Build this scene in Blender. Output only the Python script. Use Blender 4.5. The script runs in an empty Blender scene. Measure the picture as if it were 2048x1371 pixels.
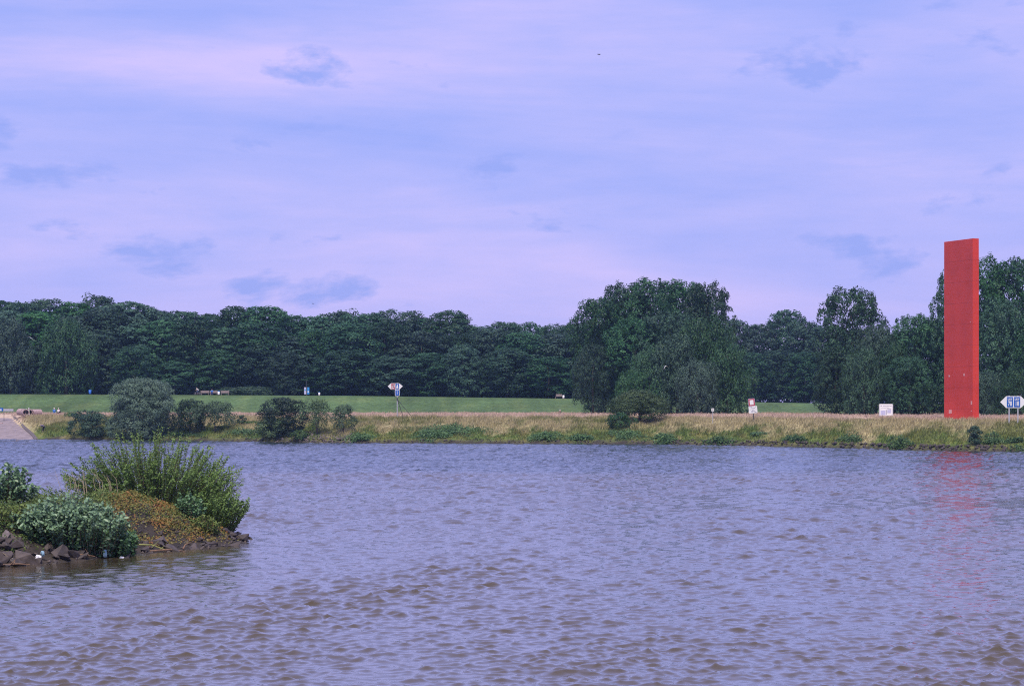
import bpy, bmesh, math, random
import numpy as np
from mathutils import Vector, Matrix

# ------------------------------------------------------------------ camera
F = 4200.0          # focal length in photo pixels (photo 2048 wide)
YH = 808.0          # horizon row
CAMZ = 6.0
scene = bpy.context.scene
C = scene.collection
cam_d = bpy.data.cameras.new('camera'); cam = bpy.data.objects.new('camera', cam_d); C.objects.link(cam)
cam.location = (0, 0, CAMZ); cam.rotation_euler = (math.radians(90), 0, 0)
cam_d.sensor_width = 36; cam_d.lens = 36*F/2048; cam_d.shift_y = (YH-685.5)/2048
cam_d.clip_start = 0.5; cam_d.clip_end = 8000
scene.camera = cam

# ------------------------------------------------------------------ sky, sun, exposure
SUN_EL, SUN_AZ = math.radians(60), math.radians(-8)     # azimuth measured from behind the camera towards +X
sun_vec = Vector((math.sin(SUN_AZ)*math.cos(SUN_EL), -math.cos(SUN_AZ)*math.cos(SUN_EL), math.sin(SUN_EL)))
w = bpy.data.worlds.new('World'); scene.world = w; w.use_nodes = True
nt = w.node_tree; nt.nodes.clear()
def N(tree, t, **kw):
    n = tree.nodes.new(t)
    for k, v in kw.items():
        if k in n.inputs: n.inputs[k].default_value = v
        else: setattr(n, k, v)
    return n
def ramp(tree, stops, interp='LINEAR'):
    r = tree.nodes.new('ShaderNodeValToRGB'); r.color_ramp.interpolation = interp
    el = r.color_ramp.elements
    while len(el) < len(stops): el.new(0.5)
    for e, (p, c) in zip(el, stops):
        e.position = p; e.color = (*c, 1) if len(c) == 3 else c
    return r
def mixc(tree, a, b, fac, mode='MIX'):
    m = tree.nodes.new('ShaderNodeMix'); m.data_type = 'RGBA'; m.blend_type = mode
    for s, v in ((m.inputs[0], fac), (m.inputs[6], a), (m.inputs[7], b)):
        if hasattr(v, 'is_output'): tree.links.new(v, s)
        elif isinstance(v, (int, float)): s.default_value = v
        else: s.default_value = (*v, 1)
    return m.outputs[2]
L = nt.links.new
sky = N(nt, 'ShaderNodeTexSky', sky_type='NISHITA', sun_disc=False)
sky.sun_elevation = SUN_EL; sky.sun_rotation = math.atan2(sun_vec.x, sun_vec.y)
sky.air_density = 1.2; sky.dust_density = 2.0
tc = N(nt, 'ShaderNodeTexCoord')
mp1 = N(nt, 'ShaderNodeMapping'); mp1.inputs['Scale'].default_value = (2.6, 2.6, 23); mp1.inputs['Location'].default_value = (6.4, 0.4, 8.9)
mp1.inputs['Rotation'].default_value = (0, math.radians(-2.5), 0)
mp2 = N(nt, 'ShaderNodeMapping'); mp2.inputs['Scale'].default_value = (12, 12, 30); mp2.inputs['Location'].default_value = (2.6, 8.1, 2.9)
for m in (mp1, mp2): L(tc.outputs['Generated'], m.inputs['Vector'])
n1 = N(nt, 'ShaderNodeTexNoise', Scale=1.0, Detail=8.0, Roughness=0.58, Distortion=0.35); L(mp1.outputs[0], n1.inputs['Vector'])
n2 = N(nt, 'ShaderNodeTexNoise', Scale=1.0, Detail=8.0, Roughness=0.58, Distortion=0.2); L(mp2.outputs[0], n2.inputs['Vector'])
r1 = ramp(nt, [(0.32, (2.75, 3.45, 8.3)), (0.5, (3.7, 3.95, 8.5)), (0.68, (5.3, 4.65, 8.7))])
L(n1.outputs['Fac'], r1.inputs['Fac'])
r2 = ramp(nt, [(0.59, (0, 0, 0)), (0.665, (0.9, 0.9, 0.9))]); L(n2.outputs['Fac'], r2.inputs['Fac'])
r2b = N(nt, 'ShaderNodeRGBToBW'); L(r2.outputs[0], r2b.inputs[0])
sepd = N(nt, 'ShaderNodeSeparateXYZ'); L(tc.outputs['Generated'], sepd.inputs[0])
hzr = N(nt, 'ShaderNodeMapRange', interpolation_type='SMOOTHSTEP'); L(sepd.outputs['Z'], hzr.inputs['Value'])      # paler, pinker air towards the horizon all round
hzr.inputs['From Min'].default_value = 0.0; hzr.inputs['From Max'].default_value = 0.16; hzr.inputs['To Min'].default_value = 0.55; hzr.inputs['To Max'].default_value = 0.0
base = mixc(nt, r1.outputs[0], (4.85, 4.4, 8.8), hzr.outputs[0])
mp3 = N(nt, 'ShaderNodeMapping'); mp3.inputs['Scale'].default_value = (9, 9, 34); L(tc.outputs['Generated'], mp3.inputs['Vector'])
n3 = N(nt, 'ShaderNodeTexNoise', Scale=1.0, Detail=7.0, Roughness=0.6); L(mp3.outputs[0], n3.inputs['Vector'])
r3 = ramp(nt, [(0.35, (.90, .95, .99)), (0.65, (1.10, 1.04, 1.0))]); L(n3.outputs['Fac'], r3.inputs['Fac'])
base = mixc(nt, base, r3.outputs[0], 1.0, 'MULTIPLY')
clouds = mixc(nt, base, (2.5, 3.2, 8.0), r2b.outputs[0])
skymix = mixc(nt, sky.outputs[0], clouds, 0.88)
bg = N(nt, 'ShaderNodeBackground', Strength=0.1); L(skymix, bg.inputs['Color'])
wo = N(nt, 'ShaderNodeOutputWorld'); L(bg.outputs[0], wo.inputs['Surface'])

sd = bpy.data.lights.new('sun', 'SUN'); so = bpy.data.objects.new('sun', sd); C.objects.link(so)
sd.energy = 3.4; sd.angle = math.radians(16); sd.color = (1.0, 0.90, 0.74)
so.rotation_euler = (-sun_vec).to_track_quat('-Z', 'Y').to_euler()

vs = scene.view_settings
vs.view_transform = 'Standard'; vs.look = 'None'; vs.exposure = 0.3; vs.gamma = 1; vs.use_curve_mapping = False
scene.cycles.use_denoising = False; scene.cycles.pixel_filter_type = 'BLACKMAN_HARRIS'; scene.cycles.filter_width = 1.1
scene.cycles.max_bounces = 6; scene.cycles.diffuse_bounces = 3; scene.cycles.glossy_bounces = 3
scene.cycles.transmission_bounces = 4; scene.cycles.volume_bounces = 0; scene.cycles.sample_clamp_indirect = 4

# ------------------------------------------------------------------ helpers
def at(px, py, d):
    """world point seen at a photo pixel, at depth d"""
    return Vector(((px-1024)/F*d, d, CAMZ-(py-YH)/F*d))
def px_x(px, d): return (px-1024)/F*d

def smooth(x, a, b):
    t = np.clip((np.asarray(x, float)-a)/(b-a), 0, 1); return t*t*(3-2*t)
_prng = np.random.default_rng(77)
_PN = [(_prng.normal(size=2), _prng.uniform(0, 6.28)) for _ in range(14)]
def pnoise(x, y, s=1.0, k0=0, n=7):
    """cheap smooth pseudo-noise about -1..1, feature size about s metres"""
    v = 0
    for i in range(n):
        k, ph = _PN[(i+k0) % 14]
        v = v+np.sin((x*k[0]+y*k[1])*2.2/s*(1+0.23*i)+ph+k0)
    return v/n*1.7

def mesh_np(name, verts, faces, mats=None, smooth_shade=False, mat_idx=None, **attrs):
    verts = np.asarray(verts, np.float32).reshape(-1, 3); faces = np.asarray(faces, np.int32)
    me = bpy.data.meshes.new(name)
    nf, k = faces.shape
    me.vertices.add(len(verts)); me.vertices.foreach_set('co', verts.ravel())
    me.loops.add(nf*k); me.loops.foreach_set('vertex_index', faces.ravel())
    me.polygons.add(nf); me.polygons.foreach_set('loop_start', np.arange(0, nf*k, k, dtype=np.int32))
    me.update(calc_edges=True)
    for m in (mats or []): me.materials.append(m)
    if mat_idx is not None: me.polygons.foreach_set('material_index', np.asarray(mat_idx, np.int32))
    for nm, a in attrs.items():
        a = np.asarray(a, np.float32)
        if a.ndim == 1:
            at_ = me.attributes.new(nm, 'FLOAT', 'POINT'); at_.data.foreach_set('value', a)
        else:
            at_ = me.attributes.new(nm, 'FLOAT_COLOR', 'POINT')
            at_.data.foreach_set('color', np.c_[a, np.ones(len(a))].astype(np.float32).ravel())
    if smooth_shade: me.polygons.foreach_set('use_smooth', np.ones(nf, bool))
    me.validate(clean_customdata=False)
    return me

def add(name, me, parent=None, loc=None, rot=None, scale=None):
    o = bpy.data.objects.new(name, me); C.objects.link(o)
    if parent is not None: o.parent = parent
    if loc is not None: o.location = loc
    if rot is not None: o.rotation_euler = rot
    if scale is not None: o.scale = scale
    return o
def tag(o, label=None, cat=None, group=None, kind=None):
    if label: o['label'] = label
    if cat: o['category'] = cat
    if group: o['group'] = group
    if kind: o['kind'] = kind
    return o
def thing(name, label, cat, loc=(0, 0, 0), rz=0, group=None, scale=None):
    o = add(name, None, None, loc, (0, 0, rz), scale); return tag(o, label, cat, group)

class MB:
    """collects boxes, tubes and discs for ONE mesh"""
    def __init__(s): s.bm = bmesh.new()
    def box(s, c, size, rot=None, bevel=0):
        r = bmesh.ops.create_cube(s.bm, size=1)
        M = Matrix.Translation(c) @ (rot.to_4x4() if rot else Matrix()) @ Matrix.Diagonal((*size, 1))
        bmesh.ops.transform(s.bm, matrix=M, verts=r['verts'])
        if bevel:
            es = list({e for v in r['verts'] for e in v.link_edges})
            bmesh.ops.bevel(s.bm, geom=es, offset=bevel, segments=2, affect='EDGES', profile=0.5)
        return s
    def tube(s, pts, rad, seg=8, caps=True):
        pts = [Vector(p) for p in pts]
        if not hasattr(rad, '__len__'): rad = [rad]*len(pts)
        rings = []; ref = None
        for i, p in enumerate(pts):
            d = (pts[min(i+1, len(pts)-1)]-pts[max(i-1, 0)]).normalized()
            if ref is None:
                ref = d.orthogonal().normalized()
            a = (ref-d*ref.dot(d)).normalized(); b = d.cross(a); ref = a
            rings.append([s.bm.verts.new(p+(a*math.cos(6.2832*k/seg)+b*math.sin(6.2832*k/seg))*rad[i]) for k in range(seg)])
        for r0, r1 in zip(rings, rings[1:]):
            for k in range(seg): s.bm.faces.new((r0[k], r0[(k+1) % seg], r1[(k+1) % seg], r1[k]))
        if caps: s.bm.faces.new(rings[0][::-1]); s.bm.faces.new(rings[-1])
        return s
    def poly(s, pts2, y0, y1, xz=True, T=None):
        """extruded outline; pts2 in x,z, thickness from y0 to y1"""
        T = T or Matrix()
        a = [s.bm.verts.new(T @ Vector((x, y0, z))) for x, z in pts2]; b = [s.bm.verts.new(T @ Vector((x, y1, z))) for x, z in pts2]
        n = len(a)
        s.bm.faces.new(a); s.bm.faces.new(b[::-1])
        for i in range(n): s.bm.faces.new((a[(i+1) % n], a[i], b[i], b[(i+1) % n]))
        return s
    def torus(s, c, R, r, axis='X', n=24, m=6):
        rings = []
        for i in range(n):
            t = 6.2832*i/n; ring = []
            for j in range(m):
                p = 6.2832*j/m; rr = R+r*math.cos(p)
                v = Vector((r*math.sin(p), rr*math.cos(t), rr*math.sin(t)))
                if axis == 'Y': v = Vector((v.y, v.x, v.z))
                ring.append(s.bm.verts.new(Vector(c)+v))
            rings.append(ring)
        for i in range(n):
            for j in range(m):
                s.bm.faces.new((rings[i][j], rings[(i+1) % n][j], rings[(i+1) % n][(j+1) % m], rings[i][(j+1) % m]))
        return s
    def mesh(s, name, mat, smooth_shade=False):
        bmesh.ops.recalc_face_normals(s.bm, faces=s.bm.faces)
        me = bpy.data.meshes.new(name); s.bm.to_mesh(me); s.bm.free()
        if mat: me.materials.append(mat)
        if smooth_shade:
            for p in me.polygons: p.use_smooth = True
        return me
    def build(s, name, mat, parent=None, smooth_shade=False, **kw):
        return add(name, s.mesh(name, mat, smooth_shade), parent, **kw)

def rounded(w, h, r, n=4):
    pts = []
    for cx, cz, a0 in ((w/2-r, h/2-r, 0), (-w/2+r, h/2-r, 90), (-w/2+r, -h/2+r, 180), (w/2-r, -h/2+r, 270)):
        for k in range(n+1):
            a = math.radians(a0+90*k/n); pts.append((cx+r*math.cos(a), cz+r*math.sin(a)))
    return pts

# ------------------------------------------------------------------ materials
def new_mat(name):
    m = bpy.data.materials.new(name); m.use_nodes = True
    t = m.node_tree; b = t.nodes['Principled BSDF']; return m, t, b
def mat(name, col, rough=0.6, var=0.15, scale=6.0, metal=0.0, bump=0.0, col2=None):
    m, t, b = new_mat(name)
    tcn = N(t, 'ShaderNodeTexCoord')
    no = N(t, 'ShaderNodeTexNoise', Scale=scale, Detail=5.0, Roughness=0.6); t.links.new(tcn.outputs['Object'], no.inputs['Vector'])
    c2 = col2 or tuple(c*(1-2*var) for c in col); c1 = col if col2 else tuple(min(1, c*(1+var)) for c in col)
    r = ramp(t, [(0.3, c2), (0.7, c1)]); t.links.new(no.outputs['Fac'], r.inputs['Fac'])
    t.links.new(r.outputs[0], b.inputs['Base Color']); b.inputs['Roughness'].default_value = rough; b.inputs['Metallic'].default_value = metal
    if bump:
        bp = N(t, 'ShaderNodeBump', Strength=bump, Distance=0.05); t.links.new(no.outputs['Fac'], bp.inputs['Height']); t.links.new(bp.outputs[0], b.inputs['Normal'])
    return m
def leaf_mat(name, dark, light, trans=0.25, rough=0.55, spec=0.3, objvar=0.42):
    m, t, b = new_mat(name)
    a = N(t, 'ShaderNodeAttribute', attribute_name='tint')
    r = ramp(t, [(0.0, dark), (1.0, light)]); t.links.new(a.outputs['Fac'], r.inputs['Fac'])
    oi = N(t, 'ShaderNodeObjectInfo')
    mr = N(t, 'ShaderNodeMapRange'); mr.inputs['To Min'].default_value = 1-objvar; mr.inputs['To Max'].default_value = 1+objvar
    t.links.new(oi.outputs['Random'], mr.inputs['Value'])
    hs = N(t, 'ShaderNodeHueSaturation'); t.links.new(mr.outputs[0], hs.inputs['Value']); t.links.new(r.outputs[0], hs.inputs['Color'])
    if objvar > .2:      # no two trees quite the same green
        fr = N(t, 'ShaderNodeMath', operation='MULTIPLY_ADD'); t.links.new(oi.outputs['Random'], fr.inputs[0]); fr.inputs[1].default_value = 7.3; fr.inputs[2].default_value = .1
        f2 = N(t, 'ShaderNodeMath', operation='FRACT'); t.links.new(fr.outputs[0], f2.inputs[0])
        mh = N(t, 'ShaderNodeMapRange'); t.links.new(f2.outputs[0], mh.inputs['Value']); mh.inputs['To Min'].default_value = .465; mh.inputs['To Max'].default_value = .525; t.links.new(mh.outputs[0], hs.inputs['Hue'])
        ms2 = N(t, 'ShaderNodeMapRange'); t.links.new(f2.outputs[0], ms2.inputs['Value']); ms2.inputs['To Min'].default_value = 1.15; ms2.inputs['To Max'].default_value = .75; t.links.new(ms2.outputs[0], hs.inputs['Saturation'])
    b.inputs['Roughness'].default_value = rough; b.inputs['Specular IOR Level'].default_value = spec
    t.links.new(hs.outputs[0], b.inputs['Base Color'])
    tr = N(t, 'ShaderNodeBsdfTranslucent'); t.links.new(hs.outputs[0], tr.inputs['Color'])
    ms = N(t, 'ShaderNodeMixShader', Fac=trans); t.links.new(b.outputs[0], ms.inputs[1]); t.links.new(tr.outputs[0], ms.inputs[2])
    t.links.new(ms.outputs[0], t.nodes['Material Output'].inputs['Surface'])
    return m
M = {}
M['bark'] = mat('bark', (0.10, 0.085, 0.07), 0.9, 0.3, 5, bump=0.4)
M['twig'] = mat('twig', (0.17, 0.12, 0.07), 0.85, 0.3, 9)
M['leaf_layer'] = leaf_mat('leaf_layer', (0.015, 0.055, 0.030), (0.058, 0.158, 0.072))
M['leaf_round'] = leaf_mat('leaf_round', (0.015, 0.049, 0.032), (0.054, 0.138, 0.074))
M['leaf_poplar'] = leaf_mat('leaf_poplar', (0.016, 0.053, 0.030), (0.060, 0.150, 0.076))
M['leaf_willow'] = leaf_mat('leaf_willow', (0.024, 0.068, 0.038), (0.072, 0.155, 0.080), objvar=.21)
M['leaf_grey'] = leaf_mat('leaf_grey', (0.065, 0.115, 0.080), (0.165, 0.250, 0.170), objvar=0.1)
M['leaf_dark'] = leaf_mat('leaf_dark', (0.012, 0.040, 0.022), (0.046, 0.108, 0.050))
M['leaf_haw'] = leaf_mat('leaf_haw', (0.018, 0.046, 0.020), (0.078, 0.128, 0.052))
M['leaf_sapling'] = leaf_mat('leaf_sapling', (0.030, 0.070, 0.030), (0.100, 0.160, 0.065))
M['leaf_osier'] = leaf_mat('leaf_osier', (0.040, 0.092, 0.024), (0.210, 0.330, 0.090), trans=0.35, objvar=0.05)
M['leaf_silver'] = leaf_mat('leaf_silver', (0.030, 0.090, 0.036), (0.215, 0.345, 0.185), trans=0.25, rough=0.4, spec=0.5, objvar=0.05)
M['leaf_bright'] = leaf_mat('leaf_bright', (0.028, 0.090, 0.035), (0.150, 0.280, 0.120), trans=0.3, rough=0.4, spec=0.5, objvar=0.05)
M['leaf_yellow'] = leaf_mat('leaf_yellow', (0.040, 0.085, 0.020), (0.170, 0.230, 0.055), objvar=0.05)
M['leaf_nettle'] = leaf_mat('leaf_nettle', (0.025, 0.075, 0.022), (0.100, 0.190, 0.055))
M['rock'] = mat('rock', (0.085, 0.066, 0.060), 0.75, bump=0.6, scale=2.6, col2=(0.026, 0.021, 0.020))
M['rock_mid'] = mat('rock_mid', (0.105, 0.082, 0.074), 0.8, bump=0.6, scale=3.0, col2=(0.05, 0.038, 0.034))
M['rock_pale'] = mat('rock_pale', (0.14, 0.115, 0.11), 0.85, 0.25, 4, bump=0.5)
M['galv'] = mat('galvanised_steel', (0.50, 0.50, 0.52), 0.45, 0.1, 8, metal=0.3)
M['darksteel'] = mat('dark_steel', (0.06, 0.06, 0.065), 0.5, 0.2, 8)
M['white'] = mat('white_paint', (0.80, 0.79, 0.78), 0.4, 0.04, 5)
M['blue'] = mat('sign_blue', (0.010, 0.10, 0.42), 0.4, 0.05, 5)
M['sign_red'] = mat('sign_red', (0.45, 0.03, 0.05), 0.4, 0.08, 5)
M['black'] = mat('black_print', (0.03, 0.03, 0.04), 0.5, 0.1, 5)
M['print_grey'] = mat('print_grey', (0.28, 0.28, 0.36), 0.5, 0.1, 5)
M['print_pale'] = mat('print_pale', (0.48, 0.48, 0.66), 0.5, 0.1, 9)
M['bin_blue'] = mat('bin_blue', (0.015, 0.14, 0.55), 0.4, 0.1, 6)
M['banner'] = mat('banner_blue', (0.03, 0.26, 0.62), 0.5, 0.1, 6)
M['wood_pale'] = mat('bench_wood', (0.30, 0.24, 0.22), 0.7, 0.2, 12)
M['concrete'] = mat('concrete', (0.42, 0.30, 0.29), 0.85, 0.2, 5, bump=0.2)
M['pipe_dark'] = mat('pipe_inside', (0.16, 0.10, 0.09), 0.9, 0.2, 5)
M['skin'] = mat('skin', (0.55, 0.33, 0.24), 0.5, 0.05, 8)
M['hair_white'] = mat('white_hair', (0.70, 0.68, 0.66), 0.7, 0.1, 20)
M['hair_dark'] = mat('dark_hair', (0.06, 0.04, 0.03), 0.7, 0.2, 20)
M['cloth_blue'] = mat('blue_cloth', (0.04, 0.19, 0.55), 0.8, 0.15, 12)
M['cloth_navy'] = mat('navy_cloth', (0.02, 0.035, 0.16), 0.8, 0.2, 12)
M['cloth_black'] = mat('black_cloth', (0.02, 0.02, 0.03), 0.8, 0.2, 12)
M['cloth_white'] = mat('white_cloth', (0.72, 0.68, 0.66), 0.8, 0.06, 12)
M['cloth_jeans'] = mat('jeans_cloth', (0.07, 0.10, 0.20), 0.8, 0.2, 12)
M['rubber'] = mat('rubber', (0.03, 0.03, 0.03), 0.7, 0.2, 12)
M['drift'] = mat('driftwood', (0.22, 0.13, 0.075), 0.85, 0.3, 6, bump=0.3)
M['drift_pale'] = mat('driftwood_pale', (0.42, 0.34, 0.22), 0.85, 0.2, 6, bump=0.3)
M['reed_green'] = mat('green_stem', (0.34, 0.36, 0.10), 0.7, 0.2, 6)
M['gull'] = mat('gull_feather', (0.80, 0.80, 0.80), 0.7, 0.04, 9)
M['birddark'] = mat('dark_feather', (0.04, 0.04, 0.05), 0.7, 0.1, 9)
M['litter_white'] = mat('white_plastic', (0.80, 0.80, 0.82), 0.35, 0.05, 7)
M['litter_pink'] = mat('pink_plastic', (0.62, 0.30, 0.20), 0.45, 0.1, 7)
M['litter_blue'] = mat('blue_plastic', (0.28, 0.45, 0.55), 0.35, 0.1, 7)

# ------------------------------------------------------------------ terrain
_SH = [(-600, 560), (-200, 415), (-87.8, 360), (-60, 350), (-24.9, 323), (-1.8, 319), (20.7, 315), (34.4, 303.6), (46, 286), (55.9, 269), (66, 262), (90, 250), (200, 215), (600, 90)]
def yshore(X):
    X = np.asarray(X, float)
    return np.interp(X, [a for a, b in _SH], [b for a, b in _SH])+0.5*np.sin(X*0.35)+0.35*np.sin(X*0.9+1)
def slip_edge(Y): return -81-(Y-360)*12/32.0
def ztop(X): return np.interp(X, [-300, -104, -36.6, 14.2, 69.7, 120, 400], [8.3, 8.26, 7.92, 7.24, 6.2, 6.0, 6.0])
def ground(X, Y):
    X = np.asarray(X, float); Y = np.asarray(Y, float)
    t = Y-yshore(X)
    z = np.interp(t, [-60, -6, 0, 1.0, 5, 13, 22, 40, 1e4], [-4, -1.2, -0.12, 0.55, 1.35, 2.75, 3.7, 4.0, 4.0])
    z = z+(0.10*pnoise(X, Y, 6, 1)+0.06*pnoise(X, Y, 1.7, 3))*smooth(t, 0.5, 3)*(1-smooth(Y, 430, 450))
    slip = smooth(slip_edge(Y)+0.7-X, -0.7, 0.7)*(1-smooth(t, 33, 42))
    z = z*(1-slip)+np.clip(t*0.1-0.06, -3, 4.0)*slip
    u = smooth(Y, 438, 474)
    z = z+(ztop(X)-4)*u+0.08*pnoise(X, Y, 9, 5)*u*(1-smooth(Y, 465, 474))
    z = z+4.0*smooth(Y, 522, 548)*smooth(-X, -25, -8)      # rise added to the wood floor, closes off sky light under the trees
    return z
def gz(x, y): return float(ground(x, y))

def dcol(px, py):
    """depth at which the bank is met along a photo column at row py"""
    dd = np.linspace(240, 436, 1600); yy = YH+(CAMZ-ground(px_x(px, dd), dd))/dd*F
    ok = dd > yshore(px_x(px, dd))+.2
    return float(dd[ok][np.argmin(np.abs(yy[ok]-py))])
def axis(parts):
    out = []
    for a, b, s in parts: out += list(np.arange(a, b, s))
    out.append(parts[-1][1]); return np.array(out)
xs = axis([(-2500, -400, 150), (-400, -112, 12), (-112, 100, 1.0), (100, 400, 12), (400, 2500, 150)])
ys = axis([(60, 240, 12), (240, 255, 3), (255, 400, 0.9), (400, 485, 1.0), (485, 700, 5), (700, 3500, 200)])
XX, YY = np.meshgrid(xs, ys); ZZ = ground(XX, YY)
nx, ny = len(xs), len(ys)
idx = np.arange(nx*ny).reshape(ny, nx)
fc = np.stack([idx[:-1, :-1], idx[:-1, 1:], idx[1:, 1:], idx[1:, :-1]], -1).reshape(-1, 4)
def bank_colour(X, Y):
    """plant cover colour of the ground: shore mud, green bank, straw slope, pink seeding meadow, mown dike"""
    t = Y-yshore(X)
    n1 = pnoise(X, Y*0.6, 5, 2)[..., None]; n2 = pnoise(X, Y, 1.6, 6)[..., None]; n3 = pnoise(X*0.5, Y, 9, 4)[..., None]
    tt = t[..., None]
    mud = np.array([0.050, 0.042, 0.038]); green = np.array([0.105, 0.155, 0.042]); straw = np.array([0.370, 0.320, 0.180])
    pink = np.array([0.460, 0.350, 0.275]); lawn = np.array([0.080, 0.134, 0.056]); olive = np.array([0.170, 0.165, 0.055])
    c = green+(olive-green)*smooth(n2, -0.6, 0.9)
    k = smooth(tt/13+0.42*n1+0.3*n2, 0.35, 1.0)
    c = c+(straw-c)*k
    g2 = smooth(n3+0.6*n2+.3*n1, 0.1, .9)*(1-smooth(tt, 18, 26))
    c = c+((olive+green)*.5-c)*g2*0.9
    c = c+(pink-c)*smooth(tt+2*n1, 20, 30)
    c = c+(mud-c)*(1-smooth(tt+0.4*n2, 0.5, 1.6))
    c = c+(lawn*(1+0.16*n2+0.20*n3)*(1+np.array([.22, .06, 0])*np.clip(n1+.4*n2, 0, 1))-c)*smooth(Y[..., None]+0.8*n2, 436, 440)
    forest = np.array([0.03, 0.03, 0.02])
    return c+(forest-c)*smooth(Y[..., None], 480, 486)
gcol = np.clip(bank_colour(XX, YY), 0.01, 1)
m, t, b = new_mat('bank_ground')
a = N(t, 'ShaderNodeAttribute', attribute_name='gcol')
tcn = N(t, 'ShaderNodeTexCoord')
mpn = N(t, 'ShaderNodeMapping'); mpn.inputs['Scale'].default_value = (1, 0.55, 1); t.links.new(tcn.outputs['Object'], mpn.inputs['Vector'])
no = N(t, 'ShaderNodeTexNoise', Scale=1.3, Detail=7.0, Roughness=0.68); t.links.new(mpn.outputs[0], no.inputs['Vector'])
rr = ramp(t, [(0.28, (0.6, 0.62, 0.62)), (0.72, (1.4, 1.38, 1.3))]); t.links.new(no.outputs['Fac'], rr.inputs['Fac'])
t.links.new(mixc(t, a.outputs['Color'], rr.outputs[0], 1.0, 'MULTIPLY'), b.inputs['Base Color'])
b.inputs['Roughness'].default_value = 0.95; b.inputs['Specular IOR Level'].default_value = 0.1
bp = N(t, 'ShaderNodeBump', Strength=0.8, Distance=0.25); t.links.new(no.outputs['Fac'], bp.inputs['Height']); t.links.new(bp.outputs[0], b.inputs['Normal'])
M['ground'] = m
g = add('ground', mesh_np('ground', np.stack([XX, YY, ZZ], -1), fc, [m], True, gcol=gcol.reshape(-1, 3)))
tag(g, 'grassy far river bank rising to a meadow and a mown dike', kind='structure')

# path on the dike crest
def strip(name, Xs, f0, f1, lift, m_, n=2):
    v = []
    for x in Xs:
        for k in range(n):
            y = f0(x)+(f1(x)-f0(x))*k/(n-1); v.append((x, y, gz(x, y)+lift))
    ii = np.arange(len(v)).reshape(-1, n)
    f = np.stack([ii[:-1, :-1], ii[1:, :-1], ii[1:, 1:], ii[:-1, 1:]], -1).reshape(-1, 4)
    return add(name, mesh_np(name, v, f, [m_], True))
M['path'] = mat('path_gravel', (0.30, 0.27, 0.25), 0.9, 0.15, 2.0)
tag(strip('path', np.arange(-220, 160, 4), lambda x: 474.5, lambda x: 478, 0.02, M['path'], 4), 'gravel path along the dike crest', kind='structure')

# boat ramp (paved)
M['ramp'] = mat('ramp_paving', (0.26, 0.21, 0.21), 0.85, 0.2, 0.9, bump=0.3)
v = []; ts = np.linspace(-3, 34, 38)
for tt_ in ts:
    for k in range(16):
        e = slip_edge(360+tt_)-0.3; x = e-(15-k)*1.6
        y = float(yshore(x))+tt_; v.append((x, y, tt_*0.1+0.0))
ii = np.arange(len(v)).reshape(-1, 16)
f = np.stack([ii[:-1, :-1], ii[:-1, 1:], ii[1:, 1:], ii[1:, :-1]], -1).reshape(-1, 4)
rampo = add('boat_ramp', mesh_np('boat_ramp', v, f, [M['ramp']], True)); tag(rampo, 'paved slipway sloping into the river', kind='structure')
mb = MB()
pts = [(slip_edge(360+q)-0.05, float(yshore(slip_edge(360+q)))+q, q*0.1+0.05) for q in np.linspace(-2, 34, 19)]
mb.tube(pts, 0.32, 6); mb.build('kerb', M['rock_pale'], rampo)
pts = [(slip_edge(394)-k*2, float(yshore(slip_edge(394)-k*2))+24.5, 2.47) for k in range(12)]
MB().tube(pts, 0.16, 6).build('threshold', M['concrete'], rampo)

# ------------------------------------------------------------------ groyne (foreground spit of stones)
GB = np.array([-17.8, 91.6]); GD = np.array([0.502, 0.865]); GA = GB-60*GD; GR = 6.5
def g_inside(X, Y):
    X = np.asarray(X, float); Y = np.asarray(Y, float)
    s = np.clip((X-GA[0])*GD[0]+(Y-GA[1])*GD[1], 0, 60)
    d = np.hypot(X-GA[0]-s*GD[0], Y-GA[1]-s*GD[1])
    return GR-d+0.25*pnoise(X, Y, 2.4, 2)
def g_h(X, Y):
    s = g_inside(X, Y)
    return np.where(s > 0, 1.95*smooth(s, -0.6, 5.6)-0.09, -0.09+0.35*s)+0.07*pnoise(X, Y, 1.0, 8)
gx = np.arange(-60, -8, 0.22); gy = np.arange(30, 102, 0.22)
GX, GY = np.meshgrid(gx, gy); keep = g_inside(GX, GY) > -3
idx = np.arange(GX.size).reshape(GX.shape)
kq = keep[:-1, :-1] & keep[1:, 1:] & keep[:-1, 1:] & keep[1:, :-1]
fc = np.stack([idx[:-1, :-1], idx[:-1, 1:], idx[1:, 1:], idx[1:, :-1]], -1)[kq]
used = np.unique(fc); remap = -np.ones(GX.size, int); remap[used] = np.arange(len(used))
vv = np.stack([GX, GY, g_h(GX, GY)], -1).reshape(-1, 3)[used]
M['soil'] = mat('dark_soil', (0.036, 0.027, 0.020), 0.95, 0.35, 1.5, bump=0.6)
groyne = add('groyne', mesh_np('groyne', vv, remap[fc], [M['soil']], True)); tag(groyne, 'spit of dark stones and soil running into the river', kind='structure')

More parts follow.
